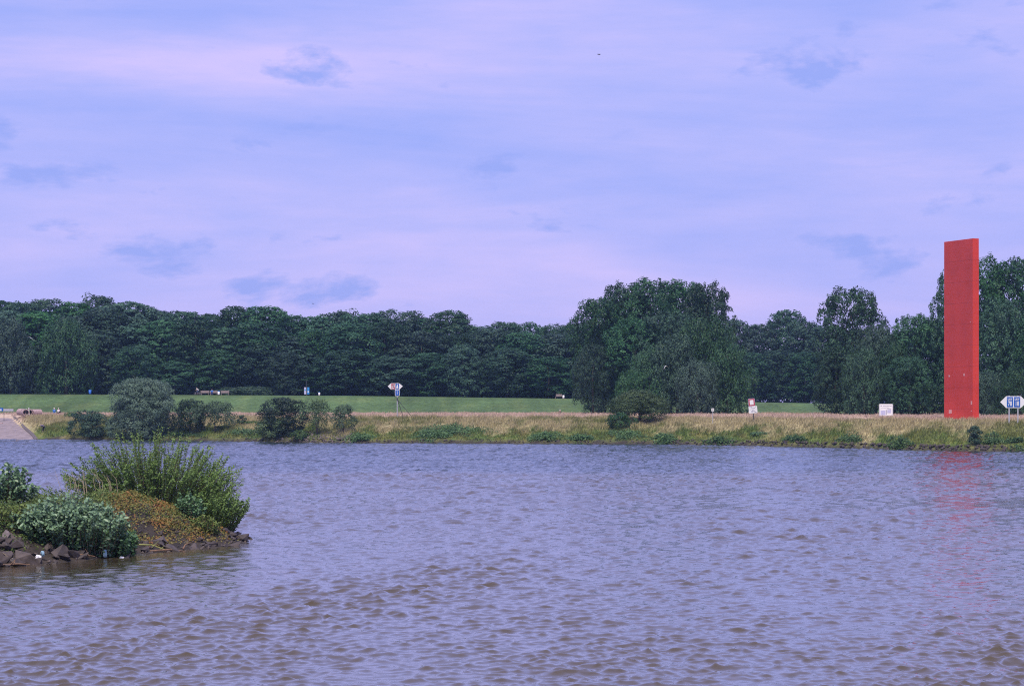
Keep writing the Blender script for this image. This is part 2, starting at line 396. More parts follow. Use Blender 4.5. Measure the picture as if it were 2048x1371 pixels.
def rock_mesh(seed, m_, subdiv=1):
    r = random.Random(seed); bm = bmesh.new()
    pts = [Vector((r.gauss(0, 1), r.gauss(0, 1), r.gauss(0, 1))).normalized() for _ in range(10)]
    pts = [Vector((p.x*r.uniform(.75, 1.1), p.y*r.uniform(.6, .95), p.z*r.uniform(.42, .75))) for p in pts]
    for p in pts: bm.verts.new(p*0.5)
    h = bmesh.ops.convex_hull(bm, input=bm.verts)
    bmesh.ops.delete(bm, geom=[e for e in h['geom_interior'] if isinstance(e, bmesh.types.BMVert)], context='VERTS')
    bmesh.ops.bevel(bm, geom=list(bm.edges), offset=0.012, segments=1, affect='EDGES')
    me = bpy.data.meshes.new('stone'); bm.to_mesh(me); bm.free(); me.materials.append(m_); return me
ROCKS = [rock_mesh(i, M['rock' if i % 3 else 'rock_mid']) for i in range(9)]+[rock_mesh(30+i, M['rock_pale']) for i in range(3)]
rnd = random.Random(5)
def place_stone(x, y, s, dark=True, z=None, lift=0.12):
    me = ROCKS[rnd.randrange(9)] if dark else ROCKS[9+rnd.randrange(3)]
    zz = float(g_h(x, y)) if z is None else z
    return add('stone', me, groyne, (x, y, zz+s*lift), (rnd.uniform(-.5, .5), rnd.uniform(-.5, .5), rnd.uniform(0, 6.3)), (s*rnd.uniform(.8, 1.25), s*rnd.uniform(.8, 1.2), s*rnd.uniform(.7, 1.1)))
cnt = 0
while cnt < 210:
    q = rnd.uniform(-16, 0); a_ = rnd.uniform(-0.3, 3.2)**1.0
    base = GB+q*GD
    side = np.array([GD[1], -GD[0]])
    if rnd.random() < 0.38:      # round the tip
        th = rnd.uniform(-1.7, 1.0); dirv = GD*math.cos(th)+side*math.sin(-th if th < 0 else th)
        p = GB+dirv*(GR-a_)
    else: p = base+side*(GR-a_)
    s = rnd.choice([.22, .3, .4, .5, .68])*(1.25 if a_ < 1.4 else 0.85)
    if p[1] > 97: continue
    place_stone(p[0], p[1], s, rnd.random() > 0.03); cnt += 1
for k in range(85):      # the stony shoulder at the near end
    p = GB+rnd.uniform(-17.5, -7)*GD+np.array([GD[1], -GD[0]])*(GR-rnd.uniform(-.2, 3.0)); place_stone(p[0], p[1], rnd.uniform(.28, .75), True)
def rubble(n, seed):
    r = random.Random(seed); V = []; Fq = []; off = 0; tm = []; tf = []
    for me in ROCKS[:6]:
        me.calc_loop_triangles(); tm.append(np.array([v_.co[:] for v_ in me.vertices])); tf.append(np.array([q.vertices[:] for q in me.loop_triangles]))
    while len(V) < n:
        x, y = r.uniform(-24, -11), r.uniform(74, 98); si = float(g_inside(x, y))
        if not -.5 < si < 3.2*r.random()**.6: continue
        k = r.randrange(6); a_ = r.uniform(0, 6.28); ss = r.uniform(.08, .26)
        Rz = np.array([[math.cos(a_), -math.sin(a_), 0], [math.sin(a_), math.cos(a_), 0], [0, 0, 1]])
        V.append((tm[k]*ss*np.array([1, 1, r.uniform(.7, 1.4)])) @ Rz.T+np.array([x, y, float(g_h(x, y))+.06*ss])); Fq.append(tf[k]+off); off += len(tm[k])
    o = add('rubble', mesh_np('rubble', np.concatenate(V), np.concatenate(Fq), [M['rock_mid']]), groyne); o['kind'] = 'stuff'
rubble(800, 3)
for px_, py_, d_, s in ((30, 1050, 79.6, .85), (60, 1085, 78.8, 1.15), (8, 1045, 80.5, 0.7), (122, 1118, 80.3, 1.0), (78, 1128, 79.0, 0.55), (8, 1105, 78.2, 0.8)):
    p = at(px_, py_, d_); place_stone(p.x, p.y, s, py_ > 1045, float(g_h(p.x, p.y)), 0.22)

# ------------------------------------------------------------------ water
WRNG = np.random.default_rng(11); WAVES = []
for i in range(96):
    lam = 0.17*(2.0/0.17)**((i+WRNG.random())/96)
    th = WRNG.normal(math.radians(-98), math.radians(60))
    A = 0.0088*lam*(1.0 if lam < .5 else (.5/lam)**.8)*WRNG.uniform(.6, 1.4)
    WAVES.append((lam, th, A, WRNG.uniform(0, 6.28)))
def water_grid(d, u, stepf):
    D, U = np.meshgrid(d, u, indexing='ij'); X = D*U; Y = D.copy()
    z = np.zeros_like(X); dx = np.zeros_like(X); dy = np.zeros_like(X); step = stepf(D)
    patch = np.clip(0.85+0.30*pnoise(X, Y*0.5, 7, 0)+0.22*pnoise(X, Y, 2.6, 5)+0.28*pnoise(X*.6, Y*.35, 9, 8), 0.25, 1.7)
    for i, (lam, th, A, p0) in enumerate(WAVES):
        k = 2*math.pi/lam; kx, ky = k*math.cos(th), k*math.sin(th)
        fade = np.clip((lam/(step*2.2))-1, 0, 1)
        if fade.max() <= 0: continue
        ph = kx*X+ky*Y+p0
        am = (1+2.6*smooth(D, 70, 165))*A*fade*patch; s_, c_ = np.sin(ph), np.cos(ph)
        z += am*c_; dx -= 1.25*am*s_*math.cos(th); dy -= 1.25*am*s_*math.sin(th)
    edge = np.clip(g_inside(X, Y)*0.5+1.4, 0, 1)      # calmer against the stones
    z *= (1-0.55*edge)*(1-smooth(D, 362, 371))
    return X, Y, D, z, np.stack([X+dx, Y+dy, z], -1)
def build_water():
    d = [33.0]
    while d[-1] < 120: d.append(d[-1]+0.058*(d[-1]/40)**1.45)
    X, Y, D, z, V = water_grid(np.array(d), np.linspace(-0.29, 0.29, 620), lambda q: 0.055*(q/40)**1.45)
    X2, Y2, D2, z2, V2 = water_grid(np.arange(d[-1]-.3, 372, .42), np.linspace(-0.29, 0.29, 400), lambda q: .33+0*q)
    V2[0, :, 2] -= .03
    sd_ = z/z[:300].std()
    foam = smooth(sd_+1.5*pnoise(X, Y, 0.13, 4)+1.1*pnoise(X, Y*0.6, 4.5, 9)-.9*smooth(X/Y, -.12, .05), 8.5, 9.0)*(1-smooth(D, 85, 118))  # mask of white flecks painted for glints on crests, threshold leaves almost none
    nr, nc = X.shape; idx = np.arange(X.size).reshape(nr, nc)
    f = np.stack([idx[:-1, :-1], idx[:-1, 1:], idx[1:, 1:], idx[1:, :-1]], -1).reshape(-1, 4)
    i2 = np.arange(X2.size).reshape(X2.shape)+X.size
    f = np.concatenate([f, np.stack([i2[:-1, :-1], i2[:-1, 1:], i2[1:, 1:], i2[1:, :-1]], -1).reshape(-1, 4)])
    V = np.concatenate([V.reshape(-1, 3), V2.reshape(-1, 3)]); foam = np.concatenate([foam.ravel(), np.zeros(X2.size)])
    m, t, b = new_mat('river_water')
    geo = N(t, 'ShaderNodeNewGeometry')
    sep = N(t, 'ShaderNodeSeparateXYZ'); t.links.new(geo.outputs['Position'], sep.inputs[0])
    # two waters meet: brown main river nearer, clearer side river beyond
    mpw = N(t, 'ShaderNodeMapping'); mpw.inputs['Scale'].default_value = (0.02, 0.05, 1); t.links.new(geo.outputs['Position'], mpw.inputs['Vector'])
    nw = N(t, 'ShaderNodeTexNoise', Scale=1.0, Detail=4.0); t.links.new(mpw.outputs[0], nw.inputs['Vector'])
    m1 = N(t, 'ShaderNodeMath', operation='MULTIPLY_ADD'); t.links.new(nw.outputs['Fac'], m1.inputs[0]); m1.inputs[1].default_value = 55; t.links.new(sep.outputs['Y'], m1.inputs[2])
    mr = N(t, 'ShaderNodeMapRange'); t.links.new(m1.outputs[0], mr.inputs['Value'])
    mr.inputs['From Min'].default_value = 205; mr.inputs['From Max'].default_value = 222
    brown = (0.074, 0.058, 0.032); clear = (0.022, 0.032, 0.036)
    colr = mixc(t, brown, clear, mr.outputs[0])
    fa = N(t, 'ShaderNodeAttribute', attribute_name='foam')
    colr = mixc(t, colr, (0.75, 0.75, 0.75), fa.outputs['Fac'])  # glint flecks put into the water colour as white
    t.links.new(colr, b.inputs['Base Color'])
    b.inputs['IOR'].default_value = 1.333
    b.inputs['Specular IOR Level'].default_value = 0.5
    rg = N(t, 'ShaderNodeMath', operation='MULTIPLY_ADD'); t.links.new(fa.outputs['Fac'], rg.inputs[0]); rg.inputs[1].default_value = 0.5; rg.inputs[2].default_value = 0.05
    rfar = N(t, 'ShaderNodeMapRange'); t.links.new(sep.outputs['Y'], rfar.inputs['Value'])      # ripples too fine to mesh far out
    rfar.inputs['From Min'].default_value = 70; rfar.inputs['From Max'].default_value = 260; rfar.inputs['To Min'].default_value = 0.0; rfar.inputs['To Max'].default_value = 0.17
    rsum = N(t, 'ShaderNodeMath', operation='ADD'); t.links.new(rg.outputs[0], rsum.inputs[0]); t.links.new(rfar.outputs[0], rsum.inputs[1])
    t.links.new(rsum.outputs[0], b.inputs['Roughness'])
    mpa = N(t, 'ShaderNodeMapping'); mpa.inputs['Scale'].default_value = (1.0, 1.6, 1); t.links.new(geo.outputs['Position'], mpa.inputs['Vector'])
    na = N(t, 'ShaderNodeTexNoise', Scale=4.5, Detail=4.0, Roughness=0.6); t.links.new(mpa.outputs[0], na.inputs['Vector'])
    mpb = N(t, 'ShaderNodeMapping'); mpb.inputs['Scale'].default_value = (0.45, 0.8, 1); t.links.new(geo.outputs['Position'], mpb.inputs['Vector'])
    nb = N(t, 'ShaderNodeTexNoise', Scale=1.0, Detail=3.0, Roughness=0.55); t.links.new(mpb.outputs[0], nb.inputs['Vector'])
    farw = N(t, 'ShaderNodeMapRange'); t.links.new(sep.outputs['Y'], farw.inputs['Value'])
    farw.inputs['From Min'].default_value = 80; farw.inputs['From Max'].default_value = 220; farw.inputs['To Max'].default_value = .40; farw.inputs['To Min'].default_value = 0.0
    b1 = N(t, 'ShaderNodeBump', Distance=0.55); t.links.new(nb.outputs['Fac'], b1.inputs['Height']); t.links.new(farw.outputs[0], b1.inputs['Strength'])
    rip = N(t, 'ShaderNodeMapRange'); t.links.new(sep.outputs['Y'], rip.inputs['Value'])
    rip.inputs['From Min'].default_value = 55; rip.inputs['From Max'].default_value = 130; rip.inputs['To Min'].default_value = .18; rip.inputs['To Max'].default_value = .7
    b2 = N(t, 'ShaderNodeBump', Distance=0.04); t.links.new(rip.outputs[0], b2.inputs['Strength']); t.links.new(na.outputs['Fac'], b2.inputs['Height']); t.links.new(b1.outputs[0], b2.inputs['Normal'])
    t.links.new(b2.outputs[0], b.inputs['Normal']); t.links.new(b2.outputs[0], b.inputs['Coat Normal'])
    b.inputs['Coat Weight'].default_value = .8; b.inputs['Coat IOR'].default_value = 1.34; b.inputs['Coat Roughness'].default_value = .06
    M['water'] = m
    o = add('river', mesh_np('river', V.reshape(-1, 3), f, [m], True, foam=foam.ravel())); tag(o, 'choppy brown and blue river water', kind='structure')
    # calm continuation of the river outside the finely rippled reach
    def wall(d0): return 0.29*d0
    v = [(-2500, -300, -.02), (2500, -300, -.02), (2500, 33, -.02), (wall(33), 33, -.02), (-wall(33), 33, -.02), (-2500, 33, -.02),
         (wall(372), 372, -.02), (2500, 372, -.02), (-wall(372), 372, -.02), (-2500, 372, -.02), (-2500, 1200, -.02), (2500, 1200, -.02)]
    bm = bmesh.new(); vs_ = [bm.verts.new(q) for q in v]
    for q in ((0, 1, 2, 3, 4, 5), (3, 2, 7, 6), (5, 4, 8, 9), (9, 8, 6, 7, 11, 10)): bm.faces.new([vs_[k] for k in q])
    bmesh.ops.recalc_face_normals(bm, faces=bm.faces)
    me = bpy.data.meshes.new('river_reach'); bm.to_mesh(me); bm.free(); me.materials.append(m)
    if me.polygons[0].normal.z < 0: me.flip_normals()
    o2 = add('river_reach', me); tag(o2, 'river water beyond the rippled reach', kind='structure')
build_water()

# ------------------------------------------------------------------ foliage generators
def leaves(rng, c, nrm, Ln, Wd, tint, axis_dir=None, bend=0.0):
    """rhombic leaf faces at centres c, facing nrm; long axis random or near axis_dir"""
    n = len(c)
    t0 = rng.normal(size=(n, 3)) if axis_dir is None else axis_dir+0.35*rng.normal(size=(n, 3))
    nrm = nrm/np.linalg.norm(nrm, axis=1, keepdims=True)
    t0 = t0-nrm*(t0*nrm).sum(1, keepdims=True); t0 /= np.linalg.norm(t0, axis=1, keepdims=True)+1e-9
    b0 = np.cross(nrm, t0)
    Ln = np.asarray(Ln)*rng.uniform(.7, 1.3, n); Wd = np.asarray(Wd)*rng.uniform(.7, 1.3, n)
    L2 = (Ln/2)[:, None]*t0; W2 = (Wd/2)[:, None]*b0
    v = np.stack([c-L2, c+W2-0.12*L2, c+L2+nrm*bend*Ln[:, None], c-W2-0.12*L2], 1)
    return v.reshape(-1, 3), np.repeat(tint, 4)
def quads(nv): return np.arange(nv, dtype=np.int32).reshape(-1, 4)

CR = {  # lobe radii, spray radii, upward bias, leaf hang
    'layered': ((2.3, 2.3, 1.5), (.85, .85, .42), .5, 0), 'round': ((2.1, 2.1, 1.8), (.75, .75, .55), .5, 0),
    'poplar': ((1.8, 1.8, 2.4), (.62, .62, .80), .45, 1), 'willow': ((2.0, 2.0, 2.5), (.60, .60, .95), .3, -1)}
def crown_mesh(name, seed, Ht, R, kind, m_, ncl, nlf, leaf, t0=0.06, wild=0.0):
    """crown of big lobes, each lobe a skin of leafy sprays, each spray a tuft of single leaves"""
    rng = np.random.default_rng(seed); V = []; T = []
    lrad, srad, up, hang = CR[kind]; k5 = R/5.0
    nl = max(9, int(ncl*.46)); S = 20; total = ncl*nlf*k5**1.5; per = max(7, int(total/(nl*S)))
    wob = [(rng.uniform(0, 6.28), rng.uniform(0.06, 0.15)+wild, rng.integers(2, 5)) for _ in range(3)]
    for i in range(nl):
        tt = t0+(.97-t0)*((i+rng.random())/nl)**0.9
        x = max(0, (tt-.42)/.58)
        prof = {'layered': (1-x**2.2)**.6*(.74+.26*min(1, tt/.4)), 'poplar': (1-x**2.8)**.55*(.70+.30*min(1, tt/.5)),
                'willow': (1-x**2.2)**.55*(.86+.14*min(1, tt/.3)), 'round': (1-x**2.1)**.55*(.80+.20*min(1, tt/.4))}[kind]
        a = i*2.39996+rng.uniform(-.4, .4); big = k5*rng.uniform(.65, 1.2)
        rad = np.array(lrad)*big; out = np.array([math.cos(a), math.sin(a), 0.0])
        rr = max(0, R*prof*(1+sum(am*math.sin(k*a+ph+tt*5) for ph, am, k in wob))-rad[0]*.55)
        c = out*rr*rng.choice([1, 1, 1, .95, .85, .6])*rng.uniform(.8, 1.08+wild); c[2] = min(tt*Ht, Ht-rad[2]*rng.uniform(.75, 1.0))
        dr = rng.normal(size=(S, 3))+.75*out+np.array([0, 0, up]); dr /= np.linalg.norm(dr, axis=1, keepdims=True)
        sc = c+dr*rad*rng.uniform(.78, 1.08, (S, 1)); ct = rng.uniform(.25, .7)
        st = np.clip(ct+rng.normal(0, .15, S), 0, 1); sr = np.array(srad)*k5**.5*rng.uniform(.7, 1.3, (S, 1))
        n = S*per; dr2 = np.repeat(dr, per, 0); ld = rng.normal(size=(n, 3))+.7*dr2+np.array([0, 0, .25]); ld /= np.linalg.norm(ld, axis=1, keepdims=True)
        p = np.repeat(sc, per, 0)+ld*np.repeat(sr, per, 0)*rng.uniform(.35, 1.05, (n, 1))**.6
        if hang < 0: p[:, 2] -= .35*np.hypot(ld[:, 0], ld[:, 1])**2*np.repeat(sr, per, 0)[:, 2]
        p[:, 2] = np.maximum(p[:, 2], 0.05+0.3*rng.random(n))
        nr = ld*.7+dr2*.5+.5*rng.normal(size=(n, 3)); nr[:, 2] += .25
        ax = None if hang == 0 else np.tile([0, 0, float(hang)], (n, 1))+.5*ld
        v, ti = leaves(rng, p, nr, leaf[0], leaf[1], np.clip(np.repeat(st, per)+rng.normal(0, .16, n), 0, 1), ax)
        V.append(v); T.append(ti)
    V = np.concatenate(V)
    return mesh_np(name, V, quads(len(V)), [m_], False, tint=np.concatenate(T))

def trunk_mesh(name, seed, Ht, R, rad, m_, nlimb=7, fork=0.3, lean=0.0, multi=1):
    r = random.Random(seed); mb = MB()
    for q in range(multi):
        a0 = r.uniform(0, 6.28); sp = 0 if multi == 1 else 0.35*R
        pts = [(0+math.cos(a0)*0.08*q, math.sin(a0)*.08*q, -0.4)]
        for k in range(1, 7):
            tt = k/6*0.86
            pts.append((math.cos(a0)*sp*tt+r.uniform(-.02, .02)*Ht*tt+lean*tt*Ht, math.sin(a0)*sp*tt+r.uniform(-.02, .02)*Ht*tt, tt*Ht))
        rads = [rad*(1-0.86*k/6)*(1.25 if k == 0 else 1) for k in range(7)]
        mb.tube(pts, rads, 7)
        for k in range(nlimb):
            tt = fork+(0.82-fork)*k/max(1, nlimb-1); i = min(5, int(tt/0.86*6)); fr = tt/0.86*6-i
            p0 = Vector(pts[i]).lerp(Vector(pts[i+1]), fr); a = k*2.4+r.uniform(-.5, .5)
            ln = R*(1-tt*0.5)*r.uniform(.6, .9)/max(1, multi*.6)
            d = Vector((math.cos(a), math.sin(a), r.uniform(.5, 1.1)))
            p1 = p0+d*ln*.5+Vector((0, 0, .05*ln)); p2 = p0+d*ln+Vector((0, 0, r.uniform(0, .3)*ln))
            rr = rad*(1-0.8*tt)*.5; mb.tube([p0, p1, p2], [rr, rr*.6, rr*.2], 5)
    return mb.mesh(name, m_, True)

TPL = {}
def template(key, seed, Ht, R, kind, m_, ncl, nlf, leaf, rad=0.3, t0=.06, **kw):
    TPL[key] = (crown_mesh('crown', seed, Ht, R, kind, M[m_], ncl, nlf, leaf, t0), trunk_mesh('trunk', seed, Ht, R, rad, M['bark'], **kw), Ht, R)
for i in range(3): template('layer%d' % i, 100+i, 22, 6.5, 'layered', 'leaf_layer', 105, 150, (.50, .30), .35)
for i in range(3): template('round%d' % i, 120+i, 21, 6.0, 'round', 'leaf_round', 105, 150, (.46, .30), .33)
for i in range(3): template('poplar%d' % i, 140+i, 25, 6.5, 'poplar', 'leaf_poplar', 120, 135, (.44, .28), .42, t0=.10)
for i in range(2): template('willow%d' % i, 160+i, 14, 5.5, 'willow', 'leaf_willow', 95, 170, (.46, .18), .35, t0=.04)
# ---- place a tree by photo column, depth, top row and width in pixels
def tree(name, key, px, d, top, wpx, label, group=None, cat='tree', rz=None, base_z=None):
    crown, trunk, Ht, R = TPL[key]
    x = px_x(px, d); z0 = gz(x, d) if base_z is None else base_z
    H = CAMZ-(top-YH)/F*d-z0; Wm = wpx/F*d
    sx = Wm/(2.1*R); sz = H/(Ht*1.01)
    o = thing(name, label, cat, (x, d, z0-.05), rnd.uniform(0, 6.28) if rz is None else rz, group, (sx, sx, sz))
    add('trunk', trunk, o); add('crown', crown, o)
    return o

SKY = [(-60, 605), (0, 602), (60, 600), (100, 602), (180, 598), (230, 604), (260, 612), (340, 619), (420, 629), (500, 616), (560, 626), (620, 634), (690, 624), (780, 617), (830, 628), (860, 638), (900, 629), (940, 646), (1000, 640), (1060, 645), (1130, 650), (1200, 655)]
def skyline(px): return float(np.interp(px, [a for a, b in SKY], [b for a, b in SKY]))
rw = random.Random(21)
KD = {'layer': 'layered tree', 'round': 'bushy tree', 'poplar': 'feathery tree'}
MARKS = [(0, 'the slipway'), (55, 'the concrete pipes'), (112, 'the pair seated in the grass'), (180, 'the blue litter bin'), (285, 'the grey willow bush'), (400, 'the cyclist'), (450, 'the dike benches'), (505, 'the low hedge'), (565, 'the tall dark shrub'), (615, 'the banner pole'), (686, 'the smallest young tree'), (790, 'the navigation sign'), (900, 'the knotweed patch'), (1000, 'the empty stretch of dike'), (1090, 'the shore nettles'), (1130, 'the lone bench')]
def wood_label(k, row, px): return '%s %s of the wood behind %s' % (KD[k], row, min(MARKS, key=lambda q: abs(q[0]-px))[1])
GRP = {'layer': 'layered trees of the wood', 'round': 'bushy trees of the wood', 'poplar': 'feathery trees of the wood'}
NM = {'layer': 'layered_tree', 'round': 'broadleaf_tree', 'poplar': 'poplar_tree', 'willow': 'willow_tree'}
px = -70
while px < 1250:                       # back row: makes the skyline
    k = ('layer' if rw.random() < .6 else 'round') if px < 560 else ('round' if rw.random() < .7 else 'poplar')
    if 830 < px < 930: k = 'layer'
    tree(NM[k], k+str(rw.randrange(3)), px, rw.uniform(506, 514), skyline(px)+rw.uniform(-7, 9), rw.uniform(100, 180), wood_label(k, 'in the back row', px), GRP[k])
    px += rw.uniform(46, 62)
px = -50
while px < 1230:                       # middle row
    k = ('layer' if rw.random() < .6 else 'round') if px < 620 else ('round' if rw.random() < .7 else rw.choice(['layer', 'poplar']))
    tree(NM[k], k+str(rw.randrange(3)), px, rw.uniform(496, 501), skyline(px)+rw.uniform(16, 50), rw.uniform(96, 165), wood_label(k, 'in the middle row', px), GRP[k])
    px += rw.uniform(58, 76)
px = -40
while px < 1190:                       # front row at the wood's edge
    k = ('layer' if rw.random() < .6 else 'round') if px < 540 else ('round' if rw.random() < .75 else 'poplar')
    tree(NM[k], k+str(rw.randrange(3)), px, rw.uniform(487, 491), skyline(px)+rw.uniform(55, 105), rw.uniform(85, 150), wood_label(k, 'at the front edge', px), GRP[k])
    px += rw.uniform(66, 88)
tree('willow_tree', 'willow0', 132, 484, 642, 112, 'pale grey green willow standing out from the dark wood above the litter bin', cat='tree')
tree('willow_tree', 'willow1', 22, 485, 640, 100, 'broad willow in the wood above the slipway')
tree('broadleaf_tree', 'round2', 925, 485, 690, 80, 'small rounded tree at the foot of the wood beside the navigation sign')
tree('broadleaf_tree', 'round1', 570, 484, 705, 84, 'low purplish brown bush tree at the wood edge beside the banner pole')
# far wood in the gap
for px, top, wd in ((1470, 640, 90), (1520, 650, 100), (1575, 622, 110), (1610, 645, 90), (1650, 650, 100), (1700, 660, 100), (1790, 668, 110), (1850, 660, 110)):
    tree('broadleaf_tree', 'round%d' % rw.randrange(3), px, rw.uniform(560, 580), top, wd, 'tallest round topped distant tree in the gap beyond the dike' if px == 1575 else ('hazy distant tree in the gap close to the big clump' if px < 1560 else ('hazy distant tree in the gap close to the round topped poplar' if px < 1680 else 'distant tree glimpsed through the poplars left of the red slab')), 'distant trees in the gap')
for px, top, wd in ((1500, 705, 90), (1555, 700, 90), (1610, 705, 95), (1660, 710, 90)):
    tree('broadleaf_tree', 'round%d' % rw.randrange(3), px, rw.uniform(535, 545), top, wd, 'distant lower tree along the dike seen between the big tree groups', 'lower trees in the gap')
# the big clump in the middle
for px, d, top, wd, k, lab in ((1200, 418, 600, 120, 0, 'outermost poplar of the big clump on the side of the lone bench'), (1248, 424, 573, 140, 1, 'tall poplar of the big clump next to the outermost one'), (1300, 420, 562, 150, 2, 'tallest poplar in the middle of the big clump'), (1365, 426, 565, 150, 0, 'tall poplar of the big clump just beside the tallest'), (1412, 420, 571, 115, 1, 'tall poplar of the big clump nearest the gap with the dike'), (1270, 410, 640, 140, 2, 'mid height poplar of the big clump above the hawthorn'), (1340, 408, 625, 130, 1, 'mid height poplar of the big clump behind the gull'), (1186, 406, 690, 80, 2, 'lowest poplar of the big clump with branches reaching the dike')):
    tree('poplar_tree', 'poplar%d' % k, px, d, top, wd, lab, 'poplars of the big clump')
for px, d, top, wd, k, lab in ((1300, 396, 700, 90, 0, 'billowing willow of the big clump beside the hawthorn top'), (1355, 394, 672, 105, 1, 'billowing willow in the middle front of the big clump'), (1418, 398, 638, 120, 0, 'tallest billowing willow at the front of the big clump'), (1455, 394, 690, 100, 1, 'outer billowing willow of the big clump behind the red framed sign'), (1395, 388, 725, 90, 0, 'low billowing willow of the big clump behind the small marker post'), (1268, 392, 745, 80, 1, 'lowest willow of the big clump right behind the hawthorn')):
    tree('willow_tree', 'willow%d' % k, px, d, top, wd, lab, 'willows of the big clump')
tree('poplar_tree', 'poplar1', 1703, 384, 580, 140, 'single round topped poplar between the gap and the red slab')
tree('poplar_tree', 'poplar0', 1672, 378, 690, 95, 'leafy lower poplar at the foot of the round topped one')
for px, d, top, wd, k, lab in ((1752, 372, 655, 90, 0, 'taller willow behind the white information board'), (1728, 366, 700, 85, 1, 'lower willow behind the information board under the round topped poplar'), (1790, 368, 690, 80, 1, 'slim willow behind the information board on the slab side')):
    tree('willow_tree', 'willow%d' % k, px, d, top, wd, lab, 'willows behind the information board')
for px, d, top, wd, k, lab in ((1830, 374, 632, 110, 2, 'taller leafy poplar between the information board and the red slab'), (1868, 380, 640, 95, 1, 'leafy poplar whose crown touches the edge of the red slab'), (1820, 362, 715, 95, 0, 'lower leafy poplar between the information board and the red slab')):
    tree('poplar_tree', 'poplar%d' % k, px, d, top, wd, lab, 'poplars beside the slab')
for px, d, top, wd, k, lab in ((1905, 372, 545, 95, 0, 'tall poplar half hidden behind the red slab'), (1968, 376, 520, 130, 1, 'huge poplar rising right beside the red slab'), (2035, 374, 522, 140, 2, 'huge poplar rising behind the river channel sign'), (2105, 378, 530, 120, 0, 'huge poplar at the end of the row beyond the channel sign'), (2000, 362, 600, 120, 0, 'mid height poplar between the red slab and the channel sign'), (2070, 360, 640, 120, 1, 'lower poplar beyond the channel sign')):
    tree('poplar_tree', 'poplar%d' % k, px, d, top, wd, lab, 'poplars behind the slab')
for px, d, top, wd, k, lab in ((1970, 350, 745, 75, 0, 'low willow thicket at the foot of the red slab'), (2040, 346, 735, 90, 1, 'low willow thicket behind the channel sign')):
    tree('willow_tree', 'willow%d' % k, px, d, top, wd, lab, 'low willows behind the river sign')
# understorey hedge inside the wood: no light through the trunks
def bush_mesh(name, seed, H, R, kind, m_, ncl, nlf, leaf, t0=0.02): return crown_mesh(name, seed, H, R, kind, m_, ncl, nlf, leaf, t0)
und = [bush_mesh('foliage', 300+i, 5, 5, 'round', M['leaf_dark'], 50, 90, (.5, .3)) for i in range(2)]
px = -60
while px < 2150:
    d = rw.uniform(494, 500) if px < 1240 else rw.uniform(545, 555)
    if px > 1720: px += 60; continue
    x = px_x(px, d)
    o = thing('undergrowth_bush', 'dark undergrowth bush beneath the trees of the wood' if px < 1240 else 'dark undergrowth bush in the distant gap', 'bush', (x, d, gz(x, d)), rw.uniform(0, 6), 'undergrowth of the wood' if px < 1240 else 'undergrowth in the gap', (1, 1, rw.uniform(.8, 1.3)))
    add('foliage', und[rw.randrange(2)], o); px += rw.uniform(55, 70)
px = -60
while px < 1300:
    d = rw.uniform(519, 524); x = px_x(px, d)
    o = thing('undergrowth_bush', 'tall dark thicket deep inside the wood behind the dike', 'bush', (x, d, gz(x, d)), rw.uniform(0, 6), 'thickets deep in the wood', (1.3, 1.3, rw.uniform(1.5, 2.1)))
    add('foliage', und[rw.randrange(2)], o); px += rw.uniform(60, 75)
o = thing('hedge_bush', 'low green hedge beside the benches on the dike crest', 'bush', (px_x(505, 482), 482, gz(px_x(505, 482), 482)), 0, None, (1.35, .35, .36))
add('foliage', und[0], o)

# ------------------------------------------------------------------ bank shrubs
def shrub(name, px, d, top, wpx, kind, m_, seed, label, ncl=60, nlf=110, leaf=(.30, .16), stems=3, rad=.10, t0=.03, group=None, cat='shrub', barkm='bark'):
    x = px_x(px, d); z0 = gz(x, d); H = CAMZ-(top-YH)/F*d-z0; R = wpx/F*d/2.15
    o = thing(name, label, cat, (x, d, z0-.03), 0, group)
    add('stem', trunk_mesh('stem', seed, H*.95, R, rad, M[barkm], nlimb=6, fork=.15, multi=stems), o)
    add('foliage', crown_mesh('foliage', seed, H, R, kind, M[m_], ncl, nlf, leaf, t0, .13 if top > 790 else .0), o)
    return o
shrub('dark_shrub', 182, dcol(182, 872), 824, 66, 'layered', 'leaf_dark', 401, 'dark layered shrub on the bank beside the grey willow bush', 45, 420, (.28, .15))
shrub('willow_bush', 285, dcol(285, 875), 762, 134, 'round', 'leaf_grey', 402, 'large rounded grey willow bush on the far bank', 130, 330, (.36, .12))
shrub('dark_shrub', 380, dcol(380, 866), 803, 74, 'round', 'leaf_dark', 403, 'dark rounded shrub against the grey willow bush', 60, 260, (.26, .15))
shrub('small_tree', 430, dcol(430, 864), 806, 70, 'round', 'leaf_sapling', 404, 'small bright tree with a bare stem on the bank', 50, 240, (.26, .15), stems=1, rad=.13, t0=.34, cat='tree')
shrub('dark_shrub', 566, dcol(566, 872), 797, 84, 'layered', 'leaf_dark', 405, 'tall dark layered shrub leaning over the stone heap', 70, 300, (.28, .15))
shrub('small_shrub', 545, dcol(545, 876), 834, 56, 'layered', 'leaf_sapling', 415, 'lighter green shrub low in front of the tall dark one', 36, 420, (.26, .14))
shrub('young_tree', 634, dcol(634, 868), 800, 60, 'round', 'leaf_sapling', 406, 'open young tree with several grey stems above the stone heap', 46, 240, (.24, .14), stems=4, rad=.08, t0=.28, cat='tree')
shrub('young_tree', 686, dcol(686, 866), 812, 48, 'round', 'leaf_sapling', 407, 'smallest open young tree at the end of the stone heap', 38, 300, (.24, .14), stems=3, rad=.07, t0=.2, cat='tree')
shrub('hawthorn', 1277, dcol(1277, 846), 784, 106, 'layered', 'leaf_haw', 408, 'spreading hawthorn with short trunk on the grassy bank', 90, 330, (.26, .12), stems=2, rad=.18, t0=.22)
